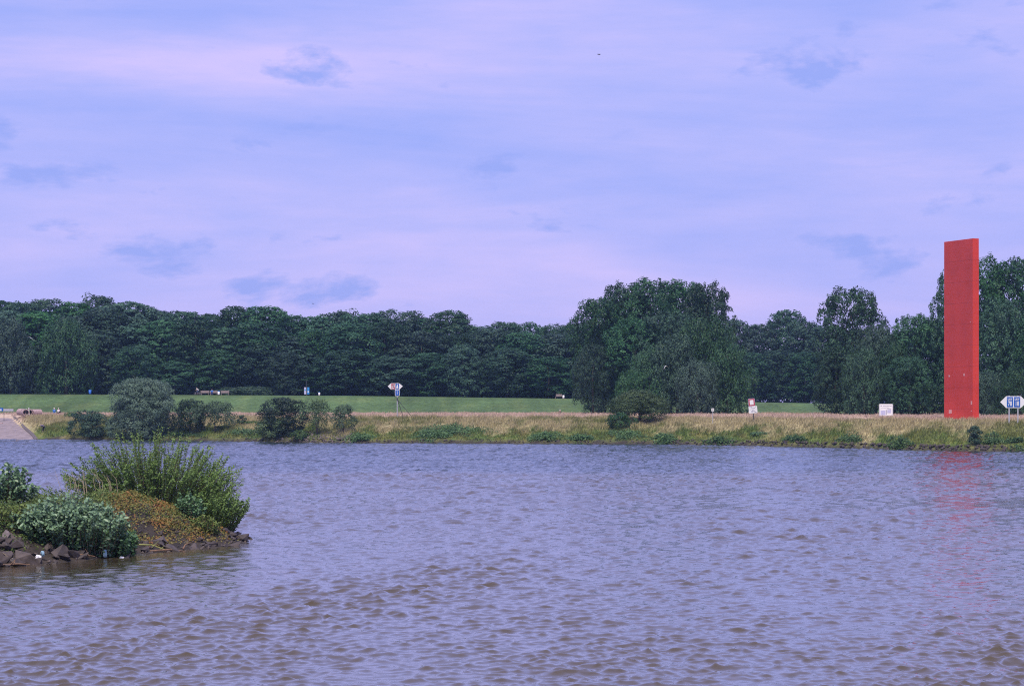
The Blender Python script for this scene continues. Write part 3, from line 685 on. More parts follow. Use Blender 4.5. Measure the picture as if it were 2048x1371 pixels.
shrub('bramble_bush', 1240, dcol(1240, 856), 828, 50, 'round', 'leaf_dark', 409, 'low dark bramble under the left side of the hawthorn', 30, 380, (.24, .14))
shrub('bramble_bush', 1210, 419, 780, 60, 'willow', 'leaf_poplar', 410, 'hanging leafy bush at the foot of the big tree clump', 40, 150, (.3, .18))
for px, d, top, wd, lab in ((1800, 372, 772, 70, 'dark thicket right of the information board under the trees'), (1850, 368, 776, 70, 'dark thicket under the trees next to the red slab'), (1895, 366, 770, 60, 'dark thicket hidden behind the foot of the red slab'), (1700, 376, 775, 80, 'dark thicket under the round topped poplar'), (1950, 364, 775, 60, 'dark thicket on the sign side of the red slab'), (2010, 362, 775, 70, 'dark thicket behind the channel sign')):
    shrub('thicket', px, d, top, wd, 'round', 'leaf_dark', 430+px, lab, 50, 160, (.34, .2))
shrub('narrow_shrub', 1951, dcol(1951, 889), 852, 24, 'layered', 'leaf_dark', 411, 'narrow upright dark shrub at the shore below the red slab', 30, 900, (.20, .11))
shrub('low_shrub', 1520, 307, 866, 26, 'round', 'leaf_nettle', 412, 'small dark shrub at the shore below the red framed sign', 20, 400, (.24, .14))
shrub('bank_plant', 484, 350, 830, 12, 'layered', 'leaf_sapling', 413, 'thin upright weed between the small trees on the bank', 14, 700, (.2, .1))
for px, d, top, wd in ((145, 378, 826, 30), (500, 351, 850, 40), (455, 350, 858, 46), (600, 331, 862, 34)):
    shrub('bank_weed', px, d, top, wd, 'round', 'leaf_nettle', 420+px, 'low weedy bush among the bank grass', 20, 300, (.24, .13), group='weedy bushes on the bank')
# nettle and knotweed patches (ground cover nobody could count)
def patch(name, pts, label, seed, m_, n=2600, h=(.25, .8), leaf=(.30, .17)):
    rng = np.random.default_rng(seed); V = []; T = []
    for px, py, wpx, hpx in pts:
        for s in range(n):
            a, r_ = rng.uniform(0, 6.28), math.sqrt(rng.random())
            r_ *= .75+.35*math.sin(2*a+px)+.25*math.sin(5*a+py)+.15*math.sin(9*a)
            qx, qy = px+math.cos(a)*r_*wpx/2, py+math.sin(a)*r_*hpx/2
            # walk the bank along this pixel column until the ground is met
            lo, hi = float(yshore(px_x(qx, 300)))*1.0-6, 420.0
            dd = np.linspace(lo, hi, 60); yy = YH+(CAMZ-ground(px_x(qx, dd), dd))/dd*F
            k = np.argmin(np.abs(yy-qy)); V.append((px_x(qx, dd[k])+rng.normal(0, .2), dd[k]+rng.normal(0, .4), 0)); T.append(1-r_)
    P = np.array(V); E = np.array(T)
    P[:, 2] = ground(P[:, 0], P[:, 1])+rng.uniform(h[0], h[1], len(P))*np.clip(E*2.2, .25, 1)*(0.8+0.3*pnoise(P[:, 0], P[:, 1], 1.5))
    nr = rng.normal(size=P.shape)*.6+np.array([0, -.3, .8])
    v, ti = leaves(rng, P, nr, leaf[0], leaf[1], np.clip(rng.normal(.5, .25, len(P))+0.25*pnoise(P[:, 0], P[:, 1], 1.2), 0, 1))
    o = add(name, mesh_np(name, v, quads(len(v)), [M[m_]], False, tint=ti)); tag(o, label, kind='stuff')
patch('knotweed', [(900, 863, 150, 26), (870, 872, 90, 16)], 'dark green knotweed patch on the bank', 1, 'leaf_nettle', 3000)
patch('nettles', [(1090, 876, 80, 18), (1250, 872, 110, 16), (1330, 880, 60, 10), (720, 878, 70, 12), (1160, 880, 70, 10)], 'nettles along the shore', 2, 'leaf_nettle', 1300)
patch('shore_plants', [(1985, 885, 60, 20), (2030, 889, 40, 18), (1700, 880, 60, 12), (1800, 888, 60, 12), (1440, 884, 60, 10), (1590, 884, 50, 10), (40+450, 868, 110, 14), (360, 872, 90, 14)], 'low green plants along the shore', 3, 'leaf_nettle', 900)

# ------------------------------------------------------------------ grass of the bank and the meadow
def grass(name, n, xr, tr, hts, label, seed, lean=.32, wid=.05, dens=None, m_='grass'):
    rng = np.random.default_rng(seed)
    X = rng.uniform(*xr, n); tt = rng.uniform(*tr, n); Y = yshore(X)+tt
    keep = (np.abs(X)/Y < .30) & (X > slip_edge(Y)+.6) & (Y < 438)
    if dens is not None: keep &= rng.random(n) < dens(X, Y, tt)
    X, Y, tt = X[keep], Y[keep], tt[keep]; n = len(X)
    col = np.clip(bank_colour(X, Y)*rng.uniform(.7, 1.45, (n, 1)), .01, .9)
    Z = ground(X, Y); h = rng.uniform(*hts, n)*(0.75+.35*pnoise(X, Y, 2.2, 4))*np.clip(.35+tt/9, .35, 1)
    V = []; Cc = []
    for k in range(3):
        bx = X+rng.normal(0, .14, n); by = Y+rng.normal(0, .14, n); a = rng.uniform(0, 3.14, n)
        ln = rng.normal(0, lean, (n, 2))*h[:, None]; ln[:, 0] += .18*h
        wv = wid*rng.uniform(.6, 1.4, n)
        p0 = np.c_[bx-np.cos(a)*wv, by-np.sin(a)*wv, Z-.05]; p1 = np.c_[bx+np.cos(a)*wv, by+np.sin(a)*wv, Z-.05]
        p2 = np.c_[bx+ln[:, 0], by+ln[:, 1], Z+h*rng.uniform(.7, 1.15, n)]
        V.append(np.stack([p0, p1, p2], 1)); Cc.append(np.repeat(col, 3, 0).reshape(n, 3, 3))
    V = np.concatenate(V).reshape(-1, 3); Cc = np.concatenate(Cc).reshape(-1, 3)
    o = add(name, mesh_np(name, V, np.arange(len(V), dtype=np.int32).reshape(-1, 3), [M[m_]], False, gcol=Cc)); tag(o, label, kind='stuff')
m, t, b = new_mat('grass_blades')
a = N(t, 'ShaderNodeAttribute', attribute_name='gcol'); t.links.new(a.outputs['Color'], b.inputs['Base Color'])
b.inputs['Roughness'].default_value = .8; b.inputs['Specular IOR Level'].default_value = .15
tr = N(t, 'ShaderNodeBsdfTranslucent'); t.links.new(a.outputs['Color'], tr.inputs['Color'])
ms = N(t, 'ShaderNodeMixShader', Fac=.25); t.links.new(b.outputs[0], ms.inputs[1]); t.links.new(tr.outputs[0], ms.inputs[2]); t.links.new(ms.outputs[0], t.nodes['Material Output'].inputs['Surface'])
M['grass'] = m
grass('bank_grass', 52000, (-100, 85), (1.0, 26), (.35, .85), 'dry and green grass on the river bank', 4)
grass('meadow_grass', 36000, (-112, 100), (24, 150), (.35, .65), 'pink seeding grass of the meadow', 5, wid=.07)

# far shore stones, too small to pick apart
def far_stones(name, px0, px1, n, tmax, s0, s1, label, seed, pale=False):
    r = random.Random(seed); V = []; Fq = []; off = 0
    tm = [np.array([v.co[:] for v in me.vertices]) for me in ROCKS[:4]]; tf = []
    for me in ROCKS[:4]:
        me.calc_loop_triangles(); tf.append(np.array([tr_.vertices[:] for tr_ in me.loop_triangles]))
    for i in range(n):
        px = r.uniform(px0, px1); d0 = float(yshore(px_x(px, 310))); x = px_x(px, d0); d = float(yshore(x))+r.uniform(-.2, tmax)
        s = r.uniform(s0, s1); k = r.randrange(4); a = r.uniform(0, 6.28)
        Rm = np.array([[math.cos(a), -math.sin(a), 0], [math.sin(a), math.cos(a), 0], [0, 0, 1]])
        V.append((tm[k]*s) @ Rm.T+np.array([x, d, gz(x, d)+.1*s])); Fq.append(tf[k]+off); off += len(tm[k])
    o = add(name, mesh_np(name, np.concatenate(V), np.concatenate(Fq), [M['rock_pale' if pale else 'rock']])); tag(o, label, kind='stuff')
far_stones('shore_stones', 1340, 2060, 420, 1.6, .35, .8, 'dark stones and earth along the shore', 1)
far_stones('shore_stones', 430, 1340, 300, .9, .25, .6, 'dark stones along the water line', 2)
far_stones('stone_heap', 545, 700, 480, 6.0, .3, .65, 'grey stone heap under the young trees', 3, True)

# ------------------------------------------------------------------ foreground plants on the groyne
def leafy_plant(name, label, cat, loc, seed, nstem, spread, height, m_, leaf, per, droop=.0, lean=(0, 0), stem_m='twig', side=1.0, up=.75, bare=.12, group=None, basew=.5, leafup=.35):
    """stems fanning from the ground, each carrying single leaves"""
    rng = np.random.default_rng(seed); o = thing(name, label, cat, loc, 0, group); mb = MB(); P = []; Nn = []; A = []; T = []
    for i in range(nstem):
        a = rng.uniform(0, 6.28); q = math.sqrt(rng.random()); b0 = np.array([math.cos(a)*q*basew*spread[0], math.sin(a)*q*basew*spread[1], -.1])
        tip = np.array([math.cos(a)*q*spread[0]+lean[0], math.sin(a)*q*spread[1]+lean[1], height*rng.uniform(up, 1.0)*(1-.5*q*q*(1-droop*0))])
        gzt = float(g_h(loc[0]+b0[0], loc[1]+b0[1]))-loc[2]; b0[2] = gzt-.1
        mid = b0*.5+tip*.5+np.array([0, 0, .12*height])+rng.normal(0, .12, 3)*height*.4
        s = np.linspace(0, 1, per)[:, None]
        cur = (1-s)**2*b0+2*s*(1-s)*mid+s*s*tip
        mb.tube([Vector(cur[0]), Vector(cur[per//2]), Vector(cur[-1])], [.018, .012, .004], 4, False)
        k = s[:, 0] > bare
        c = cur[k]; tg = np.gradient(cur, axis=0)[k]; tg /= np.linalg.norm(tg, axis=1, keepdims=True)
        ph = np.arange(len(c))*2.4+rng.uniform(0, 6); ex = np.cross(tg, [0.3, .2, 1]); ex /= np.linalg.norm(ex, axis=1, keepdims=True)+1e-9; ey = np.cross(tg, ex)
        outd = ex*np.cos(ph)[:, None]+ey*np.sin(ph)[:, None]
        ax = outd*side+tg*leafup+rng.normal(0, .2, c.shape); ax /= np.linalg.norm(ax, axis=1, keepdims=True)
        taper = 1-.45*s[k]
        P.append(c+ax*leaf[0]*.5*taper); A.append(ax)
        nn = np.cross(ax, outd+.4*rng.normal(size=c.shape)); nn += np.array([0, -.15, .75])*np.sign(nn[:, 2:3]+1e-6)*0+np.array([0, -.2, .7])
        Nn.append(nn+.35*rng.normal(size=c.shape)); T.append(np.clip(.32+.55*s[k][:, 0]**2+rng.normal(0, .16, len(c)), 0, 1))
    P = np.concatenate(P); A = np.concatenate(A); Nn = np.concatenate(Nn); T = np.concatenate(T)
    n = len(P); nr = Nn/np.linalg.norm(Nn, axis=1, keepdims=True); t0 = A-nr*(A*nr).sum(1, keepdims=True); t0 /= np.linalg.norm(t0, axis=1, keepdims=True)+1e-9
    b_ = np.cross(nr, t0); sz = rng.uniform(.6, 1.25, n)[:, None]; L2 = t0*leaf[0]*.5*sz; W2 = b_*leaf[1]*.5*sz; cup = nr*leaf[1]*.18*sz
    # six-cornered leaf blade folded at the midrib
    v = np.stack([P-L2, P-.25*L2-W2+cup, P+.35*L2-.8*W2+cup, P+L2-.3*cup, P+.35*L2+.8*W2+cup, P-.25*L2+W2+cup], 1).reshape(-1, 3)
    bi = np.arange(n)[:, None]*6
    f = np.concatenate([bi+np.array([0, 1, 2, 3]), bi+np.array([0, 3, 4, 5])])
    add('foliage', mesh_np('foliage', v, f, [M[m_]], False, tint=np.repeat(T, 6)), o)
    mb.build('stem', M[stem_m], o)
    return o
def gp(px, d): x = px_x(px, d); return (x, d, float(g_h(x, d)))
leafy_plant('osier_willow', 'big fresh green osier willow bush at the tip of the stone spit', 'shrub', gp(306, 94.6), 51, 420, (4.2, 2.6), 4.0, 'leaf_osier', (.155, .056), 64, basew=.55, up=.48, bare=.10, leafup=.6)
leafy_plant('osier_willow', 'osier shoots hanging over the water beside the big bush', 'shrub', gp(424, 93.5), 52, 200, (1.8, 1.6), 2.4, 'leaf_osier', (.15, .058), 50, basew=.5, up=.55, bare=.05)
leafy_plant('silver_shrub', 'silvery leaved shrub overhanging the stones of the spit', 'shrub', gp(142, 82.9), 53, 380, (2.45, 1.9), 1.95, 'leaf_silver', (.19, .105), 26, basew=.75, up=.6, bare=.05, lean=(0, -.5))
leafy_plant('green_shrub', 'glossy green shrub at the water edge beside the silvery one', 'shrub', gp(228, 83.2), 54, 130, (.95, 1.1), 1.4, 'leaf_bright', (.19, .11), 22, basew=.7, up=.5, bare=.02)
leafy_plant('green_shrub', 'glossy dark green shrub below the silvery one above the boulders', 'shrub', gp(110, 81.9), 56, 90, (1.5, .6), .8, 'leaf_bright', (.18, .11), 18, basew=.8, up=.5, bare=.02)
leafy_plant('poplar_sapling', 'upright grey leaved sapling shoots above the pale boulders', 'shrub', gp(14, 86), 55, 80, (1.3, .9), 1.85, 'leaf_silver', (.19, .13), 22, basew=.6, up=.6, bare=.2)
leafy_plant('yellow_weed', 'yellow green weed under the sapling shoots', 'plant', gp(22, 82.2), 57, 90, (1.2, .9), .95, 'leaf_yellow', (.13, .07), 18, basew=.7, up=.5)
leafy_plant('bramble', 'dark green bramble in front of the osier bush', 'plant', gp(380, 91.4), 58, 60, (.7, .6), 1.45, 'leaf_bright', (.14, .09), 22, basew=.6, up=.5)
leafy_plant('bramble', 'light green bramble at the right edge of the orange ground cover', 'plant', gp(412, 90.2), 59, 60, (.75, .6), .8, 'leaf_yellow', (.12, .07), 18, basew=.7, up=.5)
# dry stalks
o = thing('dry_stalks', 'dry brown stalks standing left of the osier bush', 'plant', gp(180, 91), 0); mb = MB()
for i in range(22):
    x, y = rnd.gauss(0, .6), rnd.gauss(0, .4); mb.tube([(x, y, -.3), (x-rnd.uniform(0, .25), y, rnd.uniform(.5, .9)), (x-rnd.uniform(.1, .55), y, rnd.uniform(.9, 1.5))], [.014, .01, .004], 4, False)
mb.build('stalk', M['drift_pale'], o)
# orange ground cover between the stones
rng = np.random.default_rng(61); n = 140000
X = rng.uniform(-24, -11.3, n); Y = rng.uniform(78, 97, n); s = g_inside(X, Y)
pxx = 1024+X/Y*F
dn = smooth(s, .4, 2.2)*np.clip(.55+.6*pnoise(X, Y, 1.1, 3), .05, 1)*smooth(pxx, 185, 250)
k = (rng.random(n) < dn); X, Y, s = X[k], Y[k], s[k]; n = len(X)
P = np.c_[X, Y, g_h(X, Y)+rng.uniform(.02, .34, n)*np.clip(s/3, .3, 1)*(0.9+.5*pnoise(X, Y, .8, 7))]
nr = rng.normal(size=P.shape)*.55+np.array([0, -.35, .8])
tn = np.clip(.5+.35*pnoise(X, Y, 1.6, 1)+rng.normal(0, .22, n), 0, 1)
v, ti = leaves(rng, P, nr, .105, .065, tn)
M['leaf_orange'] = leaf_mat('leaf_orange', (0.075, 0.115, 0.024), (0.29, 0.125, 0.04), objvar=.02)
el = [nd for nd in M['leaf_orange'].node_tree.nodes if nd.type == 'VALTORGB'][0].color_ramp.elements; e = el.new(.5); e.color = (.20, .18, .045, 1)
tag(add('ground_cover', mesh_np('ground_cover', v, quads(len(v)), [M['leaf_orange']], False, tint=ti)), 'yellow and orange ground cover on the stone spit', kind='stuff')

# mixed green weeds over the rest of the spit
rng = np.random.default_rng(62); n = 60000
X = rng.uniform(-25, -11.5, n); Y = rng.uniform(76, 98, n); s = g_inside(X, Y); pxx = 1024+X/Y*F
k = (rng.random(n) < smooth(s, .9, 2.4)*np.clip(.5+.6*pnoise(X, Y, 1.3, 6), .05, 1)*np.clip(1-smooth(pxx, 185, 250)+.16, 0, 1)); X, Y, s = X[k], Y[k], s[k]; n = len(X)
P = np.c_[X, Y, g_h(X, Y)+rng.uniform(.02, .5, n)*np.clip(s/3, .3, 1)*(0.8+.6*pnoise(X, Y, .9, 2))]
v, ti = leaves(rng, P, rng.normal(size=P.shape)*.6+np.array([0, -.3, .8]), .13, .06, np.clip(.45+.3*pnoise(X, Y, .7, 5)+rng.normal(0, .25, n), 0, 1))
tag(add('weeds', mesh_np('weeds', v, quads(len(v)), [M['leaf_yellow']], False, tint=ti)), 'green weeds covering the stone spit', kind='stuff')

# litter and driftwood
def blob(name, m_, loc, size, seed, label, cat='litter', parent=None):
    r = random.Random(seed); bm = bmesh.new(); bmesh.ops.create_icosphere(bm, subdivisions=2, radius=.5)
    for q in bm.verts: q.co = Vector((q.co.x*size[0], q.co.y*size[1], q.co.z*size[2]))*(r.uniform(.6, 1.25))
    me = bpy.data.meshes.new(name); bm.to_mesh(me); bm.free(); me.materials.append(m_)
    return tag(add(name, me, None, loc), label, cat)
def lp(px, py, d): p = at(px, py, d); return (p.x, p.y, max(p.z, float(g_h(p.x, p.y))+.06))
blob('plastic_bag', M['litter_white'], lp(76, 1113, 79.2), (.24, .2, .16), 1, 'crumpled white plastic bag between the dark boulders')
blob('plastic_scrap', M['litter_blue'], lp(85, 1106, 79.6), (.16, .16, .2), 2, 'pale blue plastic scrap beside the white bag')
blob('plastic_bottle', M['litter_pink'], lp(144, 1110, 80.6), (.26, .16, .14), 3, 'flattened pinkish plastic bottle beside the rounded boulder')
blob('plastic_film', M['litter_blue'], lp(210, 1106, 81.8), (.14, .14, .34), 4, 'torn blue grey plastic film hanging under the green shrub')
blob('foam_scrap', M['litter_white'], lp(243, 1114, 82.3), (.2, .12, .08), 5, 'small white foam scrap at the water edge')
blob('foam_scrap', M['litter_white'], lp(258, 1108, 83.5), (.14, .1, .12), 6, 'white foam scrap stuck at the corner of the green shrub')
def branch(name, m_, p0, p1, r0, label, seed, side=2):
    r = random.Random(seed); a, b_ = Vector(p0), Vector(p1); mid = a.lerp(b_, .5)+Vector((r.uniform(-.1, .1), r.uniform(-.1, .1), r.uniform(.02, .12)))
    mb = MB().tube([a, mid, b_], [r0, r0*.8, r0*.45], 6)
    for k in range(side):
        q = a.lerp(b_, r.uniform(.3, .8)); mb.tube([q, q+Vector((r.uniform(-.3, .3), r.uniform(-.2, .2), r.uniform(.1, .3)))], [r0*.5, r0*.2], 5)
    return tag(mb.build(name, m_), label, 'driftwood')
branch('driftwood_branch', M['drift_pale'], lp(-6, 1122, 78), lp(34, 1118, 78.4), .045, 'pale driftwood branch among the boulders at the water edge', 1)
branch('driftwood_branch', M['drift'], lp(0, 1132, 77.6), lp(60, 1128, 78), .035, 'thin brown driftwood branch lying below the pale one', 2)
branch('driftwood_branch', M['drift'], lp(150, 1117, 80.7), lp(190, 1112, 81.4), .04, 'reddish driftwood branch under the silvery shrub', 3)
branch('driftwood_branch', M['drift'], lp(366, 1100, 86.6), lp(382, 1084, 87.2), .035, 'short slanting brown stick at the water edge', 4, 0)
branch('green_stalk', M['reed_green'], lp(268, 1088, 85.2), lp(335, 1101, 85.6), .03, 'long yellow green stalk lying on the shore stones', 5)
branch('driftwood_branch', M['drift'], lp(300, 1103, 85.0), lp(372, 1102, 86.2), .04, 'dark red brown driftwood along the water line', 6)

# ------------------------------------------------------------------ the red slab
A_ = math.radians(68); NC = Vector((px_x(1945.5, 290), 290, 0))
bx_dir = Vector((-math.cos(A_), math.sin(A_), 0)); nd_dir = Vector((math.sin(A_), math.cos(A_), 0))
zb = CAMZ-(838.5-YH)/F*290
slab = thing('steel_slab', 'towering red orange steel slab standing upright on the grassy bank', 'sculpture', (NC.x, NC.y, zb), 0)
slab.rotation_euler = (0, 0, math.atan2(bx_dir.y, bx_dir.x))      # local x along the broad face, local y out of it
m, t, b = new_mat('slab_paint')
tcn = N(t, 'ShaderNodeTexCoord')
mp_ = N(t, 'ShaderNodeMapping'); mp_.inputs['Scale'].default_value = (.12, .12, 2.2); t.links.new(tcn.outputs['Object'], mp_.inputs['Vector'])
no = N(t, 'ShaderNodeTexNoise', Scale=1.6, Detail=6.0, Roughness=.65); t.links.new(mp_.outputs[0], no.inputs['Vector'])
no2 = N(t, 'ShaderNodeTexNoise', Scale=.35, Detail=4.0); t.links.new(tcn.outputs['Object'], no2.inputs['Vector'])
r_ = ramp(t, [(.25, (.59, .042, .023)), (.5, (.615, .045, .025)), (.8, (.635, .049, .028))]); t.links.new(no.outputs['Fac'], r_.inputs['Fac'])
r3 = ramp(t, [(.3, (.86, .84, .84)), (.7, (1.05, 1.1, 1.1))]); t.links.new(no2.outputs['Fac'], r3.inputs['Fac'])
t.links.new(mixc(t, r_.outputs[0], r3.outputs[0], 1.0, 'MULTIPLY'), b.inputs['Base Color'])
b.inputs['Roughness'].default_value = .42; b.inputs['Specular IOR Level'].default_value = .45
bp = N(t, 'ShaderNodeBump', Strength=.02, Distance=.02); t.links.new(no.outputs['Fac'], bp.inputs['Height']); t.links.new(bp.outputs[0], b.inputs['Normal'])
M['slab'] = m; M['slab_seam'] = mat('slab_seam', (.52, .036, .022), .5, .2, 4); M['slab_mark'] = mat('slab_bare_patch', (.72, .36, .34), .5, .1, 6)
MB().box((3.5, -.5, 12.25), (7, 1, 25.5), bevel=.02).build('body', m, slab)
for z in (1.5+q*2.94 for q in range(8)):
    MB().box((3.5, .002, z), (6.96, .008, .03)).build('seam', M['slab_seam'], slab)
    MB().box((-.002, -.5, z), (.008, .96, .03)).build('seam', M['slab_seam'], slab)
def mark(px, py, wm, hm):
    u = (1945.5-px)/57.5*7.0; z = (838-py)/14.3
    MB().box((u, .006, z), (wm, .012, hm)).build('bare_patch', M['slab_mark'], slab)
for q in ((1898.6, 751, .35, .25), (1928.4, 749, .3, .35), (1941, 645, .22, .12), (1900.7, 822.6, .7, .5), (1943, 805, .32, .5), (1942.7, 821, .2, .12)): mark(*q)

# ------------------------------------------------------------------ signs
def text(s, size, m_, parent, loc, depth=.006, name='lettering', bold=0.0, xs=1.0):
    cu = bpy.data.curves.new(name, 'FONT'); cu.body = s; cu.size = size; cu.align_x = 'CENTER'; cu.align_y = 'CENTER'; cu.extrude = depth; cu.offset = bold
    cu.materials.append(m_); o = bpy.data.objects.new(name, cu); C.objects.link(o)
    dg = bpy.context.evaluated_depsgraph_get(); dg.update(); me = bpy.data.meshes.new_from_object(o.evaluated_get(dg)); bpy.data.objects.remove(o)
    me.name = name; me.materials.clear(); me.materials.append(m_)
    return add(name, me, parent, loc, (math.pi/2, 0, 0), (xs, 1, 1))
def face_cam(x, y): return math.atan2(x, -y)*0-math.atan2(x, y)

# radio channel sign: local x right, z up, y into the picture
d = 279.0; p = at(2027, 845, d); x0 = px_x(2027, d); z0 = gz(x0, d); s = d/F      # metres per photo pixel
sg = thing('channel_sign', 'blue and white radio channel sign with arrow ends on two posts', 'sign', (x0, d, z0-.1), face_cam(x0, d))
zc = (845-803.5)*s+(CAMZ-(845-YH)/F*d-z0)+.1
for sx in (-8.5, 8.5): MB().box((sx*s, .07, (zc+.85)/2), (.17, .12, zc+.85)).build('post', M['galv'], sg)
hw, hh, tip = 14.2*s, 11.8*s, 26*s
board = MB().poly([(-hw, hh), (hw, hh), (tip, 0), (hw, -hh), (-hw, -hh), (-tip, 0)], -.04, 0.005, T=Matrix.Translation((0, 0, zc))).build('board', M['white'], sg)
for sx, num in ((-1, '78'), (1, '18')):
    pn = MB().poly(rounded(12.2*s, 20.5*s, .04), -.055, -.035, T=Matrix.Translation((sx*6.9*s, 0, zc))).build('panel', M['blue'], board)
    text('UKW', .40, M['white'], board, (sx*6.9*s, -.066, zc+5.4*s), bold=.008, xs=.62)
    text(num, .86, M['white'], board, (sx*6.9*s, -.066, zc-3.4*s), bold=.016, xs=.62)
# navigation sign with stays
d = 345.0; s = d/F; x0 = px_x(794.5, d); z0 = gz(x0, d); dz = CAMZ-z0
def zz(py): return CAMZ-(py-YH)*s-z0
sg = thing('navigation_sign', 'tall navigation sign with red and blue arrow boards on a stayed pole', 'sign', (x0, d, z0), face_cam(x0, d))
MB().tube([(0, .06, -.3), (0, .06, zz(765))], .085, 8).build('pole', M['galv'], sg)
MB().tube([(.05, .1, zz(799)), (12.0*s, 1.2, .1)], .045, 6).build('stay', M['darksteel'], sg)
MB().tube([(.05, .1, zz(799)), (31.0*s, .3, .0)], .045, 6).build('stay', M['darksteel'], sg)
MB().tube([(0, .06, zz(801)), (0, .06, zz(795))], .11, 8).build('clamp', M['darksteel'], sg)
lb = MB().poly([(-3.6*s, zz(766)), (-12.5*s, zz(766)), (-19*s, zz(772)), (-12.5*s, zz(778.5)), (-3.6*s, zz(778.5))], -.05, 0).build('arrow_board', M['white'], sg)
pn = MB().poly(rounded(7.4*s, 11*s, .06), -.065, -.045, T=Matrix.Translation((-8.2*s, 0, zz(772.2)))).build('panel', M['sign_red'], lb)
MB().poly(rounded(5.2*s, 8.6*s, .03), -.075, -.06, T=Matrix.Translation((-8.2*s, 0, zz(772.2)))).build('panel_face', M['white'], lb)
MB().box((-8.2*s, -.078, zz(772.2)), (.11, .012, .80), Matrix.Rotation(math.radians(-34), 3, 'Y')).build('bar', M['sign_red'], lb)
MB().poly([(-.18, -.25), (.12, -.25), (.05, .05), (.18, .2), (-.12, .3), (-.02, .0)], -.082, -.07, T=Matrix.Translation((-8.2*s, 0, zz(772.0)))).build('symbol', M['black'], lb)
rb = MB().poly([(-3.4*s, zz(766)), (4.2*s, zz(766)), (11*s, zz(772)), (4.2*s, zz(778.5)), (-3.4*s, zz(778.5))], -.051, .001).build('arrow_board', M['white'], sg)
MB().poly(rounded(7.0*s, 11*s, .05), -.066, -.046, T=Matrix.Translation((0, 0, zz(772.2)))).build('panel', M['blue'], rb)
MB().poly([(-2.2*s, -3.6*s), (2.2*s, -3.6*s), (.6*s, 4.2*s), (-.3*s, 4.2*s)], -.074, -.06, T=Matrix.Translation((0, 0, zz(772.2)))).build('symbol', M['white'], rb)
bb = MB().poly(rounded(9.2*s, 12.6*s, .1), -.05, 0, T=Matrix.Translation((0, 0, zz(785)))).build('lower_board', M['white'], sg)
MB().poly(rounded(7.6*s, 11*s, .08), -.065, -.045, T=Matrix.Translation((0, 0, zz(785)))).build('panel', M['blue'], bb)
MB().poly([(-.06, -.28), (.06, -.28), (.06, .3), (-.02, .3), (-.14, .2), (-.06, .2)], -.075, -.06, T=Matrix.Translation((0, 0, zz(785)))).build('symbol', M['print_pale'], bb)
# red framed sign
d = 318.0; s = d/F; x0 = px_x(1508, d); z0 = gz(x0, d)
sg = thing('notice_sign', 'leaning red framed sign above a white notice board on a thin post', 'sign', (x0, d, z0), face_cam(x0, d))
sg.rotation_euler[1] = math.radians(-5)
def zl(py): return (846-py)*s+(CAMZ-(846-YH)*s-z0)
MB().tube([(0, .06, -.3), (0, .06, zl(799))], .07, 8).build('post', M['darksteel'], sg)
fr = MB().poly(rounded(12.4*s, 14.6*s, .12), -.05, 0, T=Matrix.Translation((-1.2*s, 0, zl(804)))).build('frame_board', M['sign_red'], sg)
MB().poly(rounded(7.6*s, 9.6*s, .03), -.065, -.045, T=Matrix.Translation((-1.2*s, 0, zl(804)))).build('panel', M['white'], fr)
MB().tube([(x, -.03, z) for x, z in [(a_*1.0-1.2*s, b_+zl(804)) for a_, b_ in rounded(12.6*s, 14.8*s, .12)]]+[(12.6*s/2-1.2*s, -.03, zl(804)+14.8*s/2-.12)], .03, 5).build('rim', M['print_pale'], fr)
nb = MB().poly(rounded(17*s, 14.2*s, .1), -.05, 0, T=Matrix.Translation((.3*s, 0, zl(818.6)))).build('notice_board', M['white'], sg)
for k, segs in enumerate(([(-4, 6), (5.5, 1.5)], [(0, 9)], [(-6, 1.3), (0, 3.2), (6, 1.0)], [(0, 7)], [(-2.5, 5), (4.5, 4)])):
    for cx, wl in segs: MB().box(((cx+.3)*s, -.053, zl(813.4+k*2.6)), (wl*s, .012, 1.0*s)).build('print_line', M['print_grey'], nb)
# small marker post
d = 322.0; s = d/F; x0 = px_x(1425.5, d); z0 = gz(x0, d)
sg = thing('marker_post', 'small white marker plate on a thin post in the bank grass', 'marker', (x0, d, z0), face_cam(x0, d))
zt = CAMZ-(816-YH)*s-z0
MB().tube([(0, .05, -.3), (0, .05, zt)], .055, 7).build('post', M['galv'], sg)
pl = MB().poly(rounded(5.2*s, 6*s, .05), -.04, 0, T=Matrix.Translation((0, 0, zt-3*s))).build('plate', M['white'], sg)
MB().box((.35*s, -.045, zt-3*s), (.1, .012, .30)).build('symbol', M['black'], pl)
# information board
d = 318.0; s = d/F; x0 = px_x(1772, d); z0 = gz(x0, d); zt = CAMZ-(807.5-YH)*s-z0; zb_ = CAMZ-(831-YH)*s-z0; hc = (zt+zb_)/2
sg = thing('information_board', 'white information board with a printed map panel low in the meadow grass', 'board', (x0, d, z0), face_cam(x0, d))
for sx in (-13.2, 13.2): MB().box((sx*s, .03, (zt-.3)/2-.05), (.12, .12, zt+.3)).build('post', M['galv'], sg)
bd = MB().box((0, 0, hc), (26*s, .06, zt-zb_), bevel=.015).build('panel_board', M['white'], sg)
def pr(cx, cz, w_, h_, mm): MB().box((cx*s, -.034, hc+cz*s), (w_*s, .012, h_*s)).build('print_block', M[mm], bd)
pr(-9.6, 8.2, 2.2, 1.7, 'print_grey'); pr(2.4, 8.2, 18, .9, 'print_grey'); pr(-5.8, -5.6, 9.8, 9.2, 'print_pale'); pr(6.4, -3, 7.6, 6.4, 'print_pale'); pr(.8, -5.0, 1.2, 10, 'print_grey'); pr(6.4, 1.5, 7.6, .6, 'print_grey')
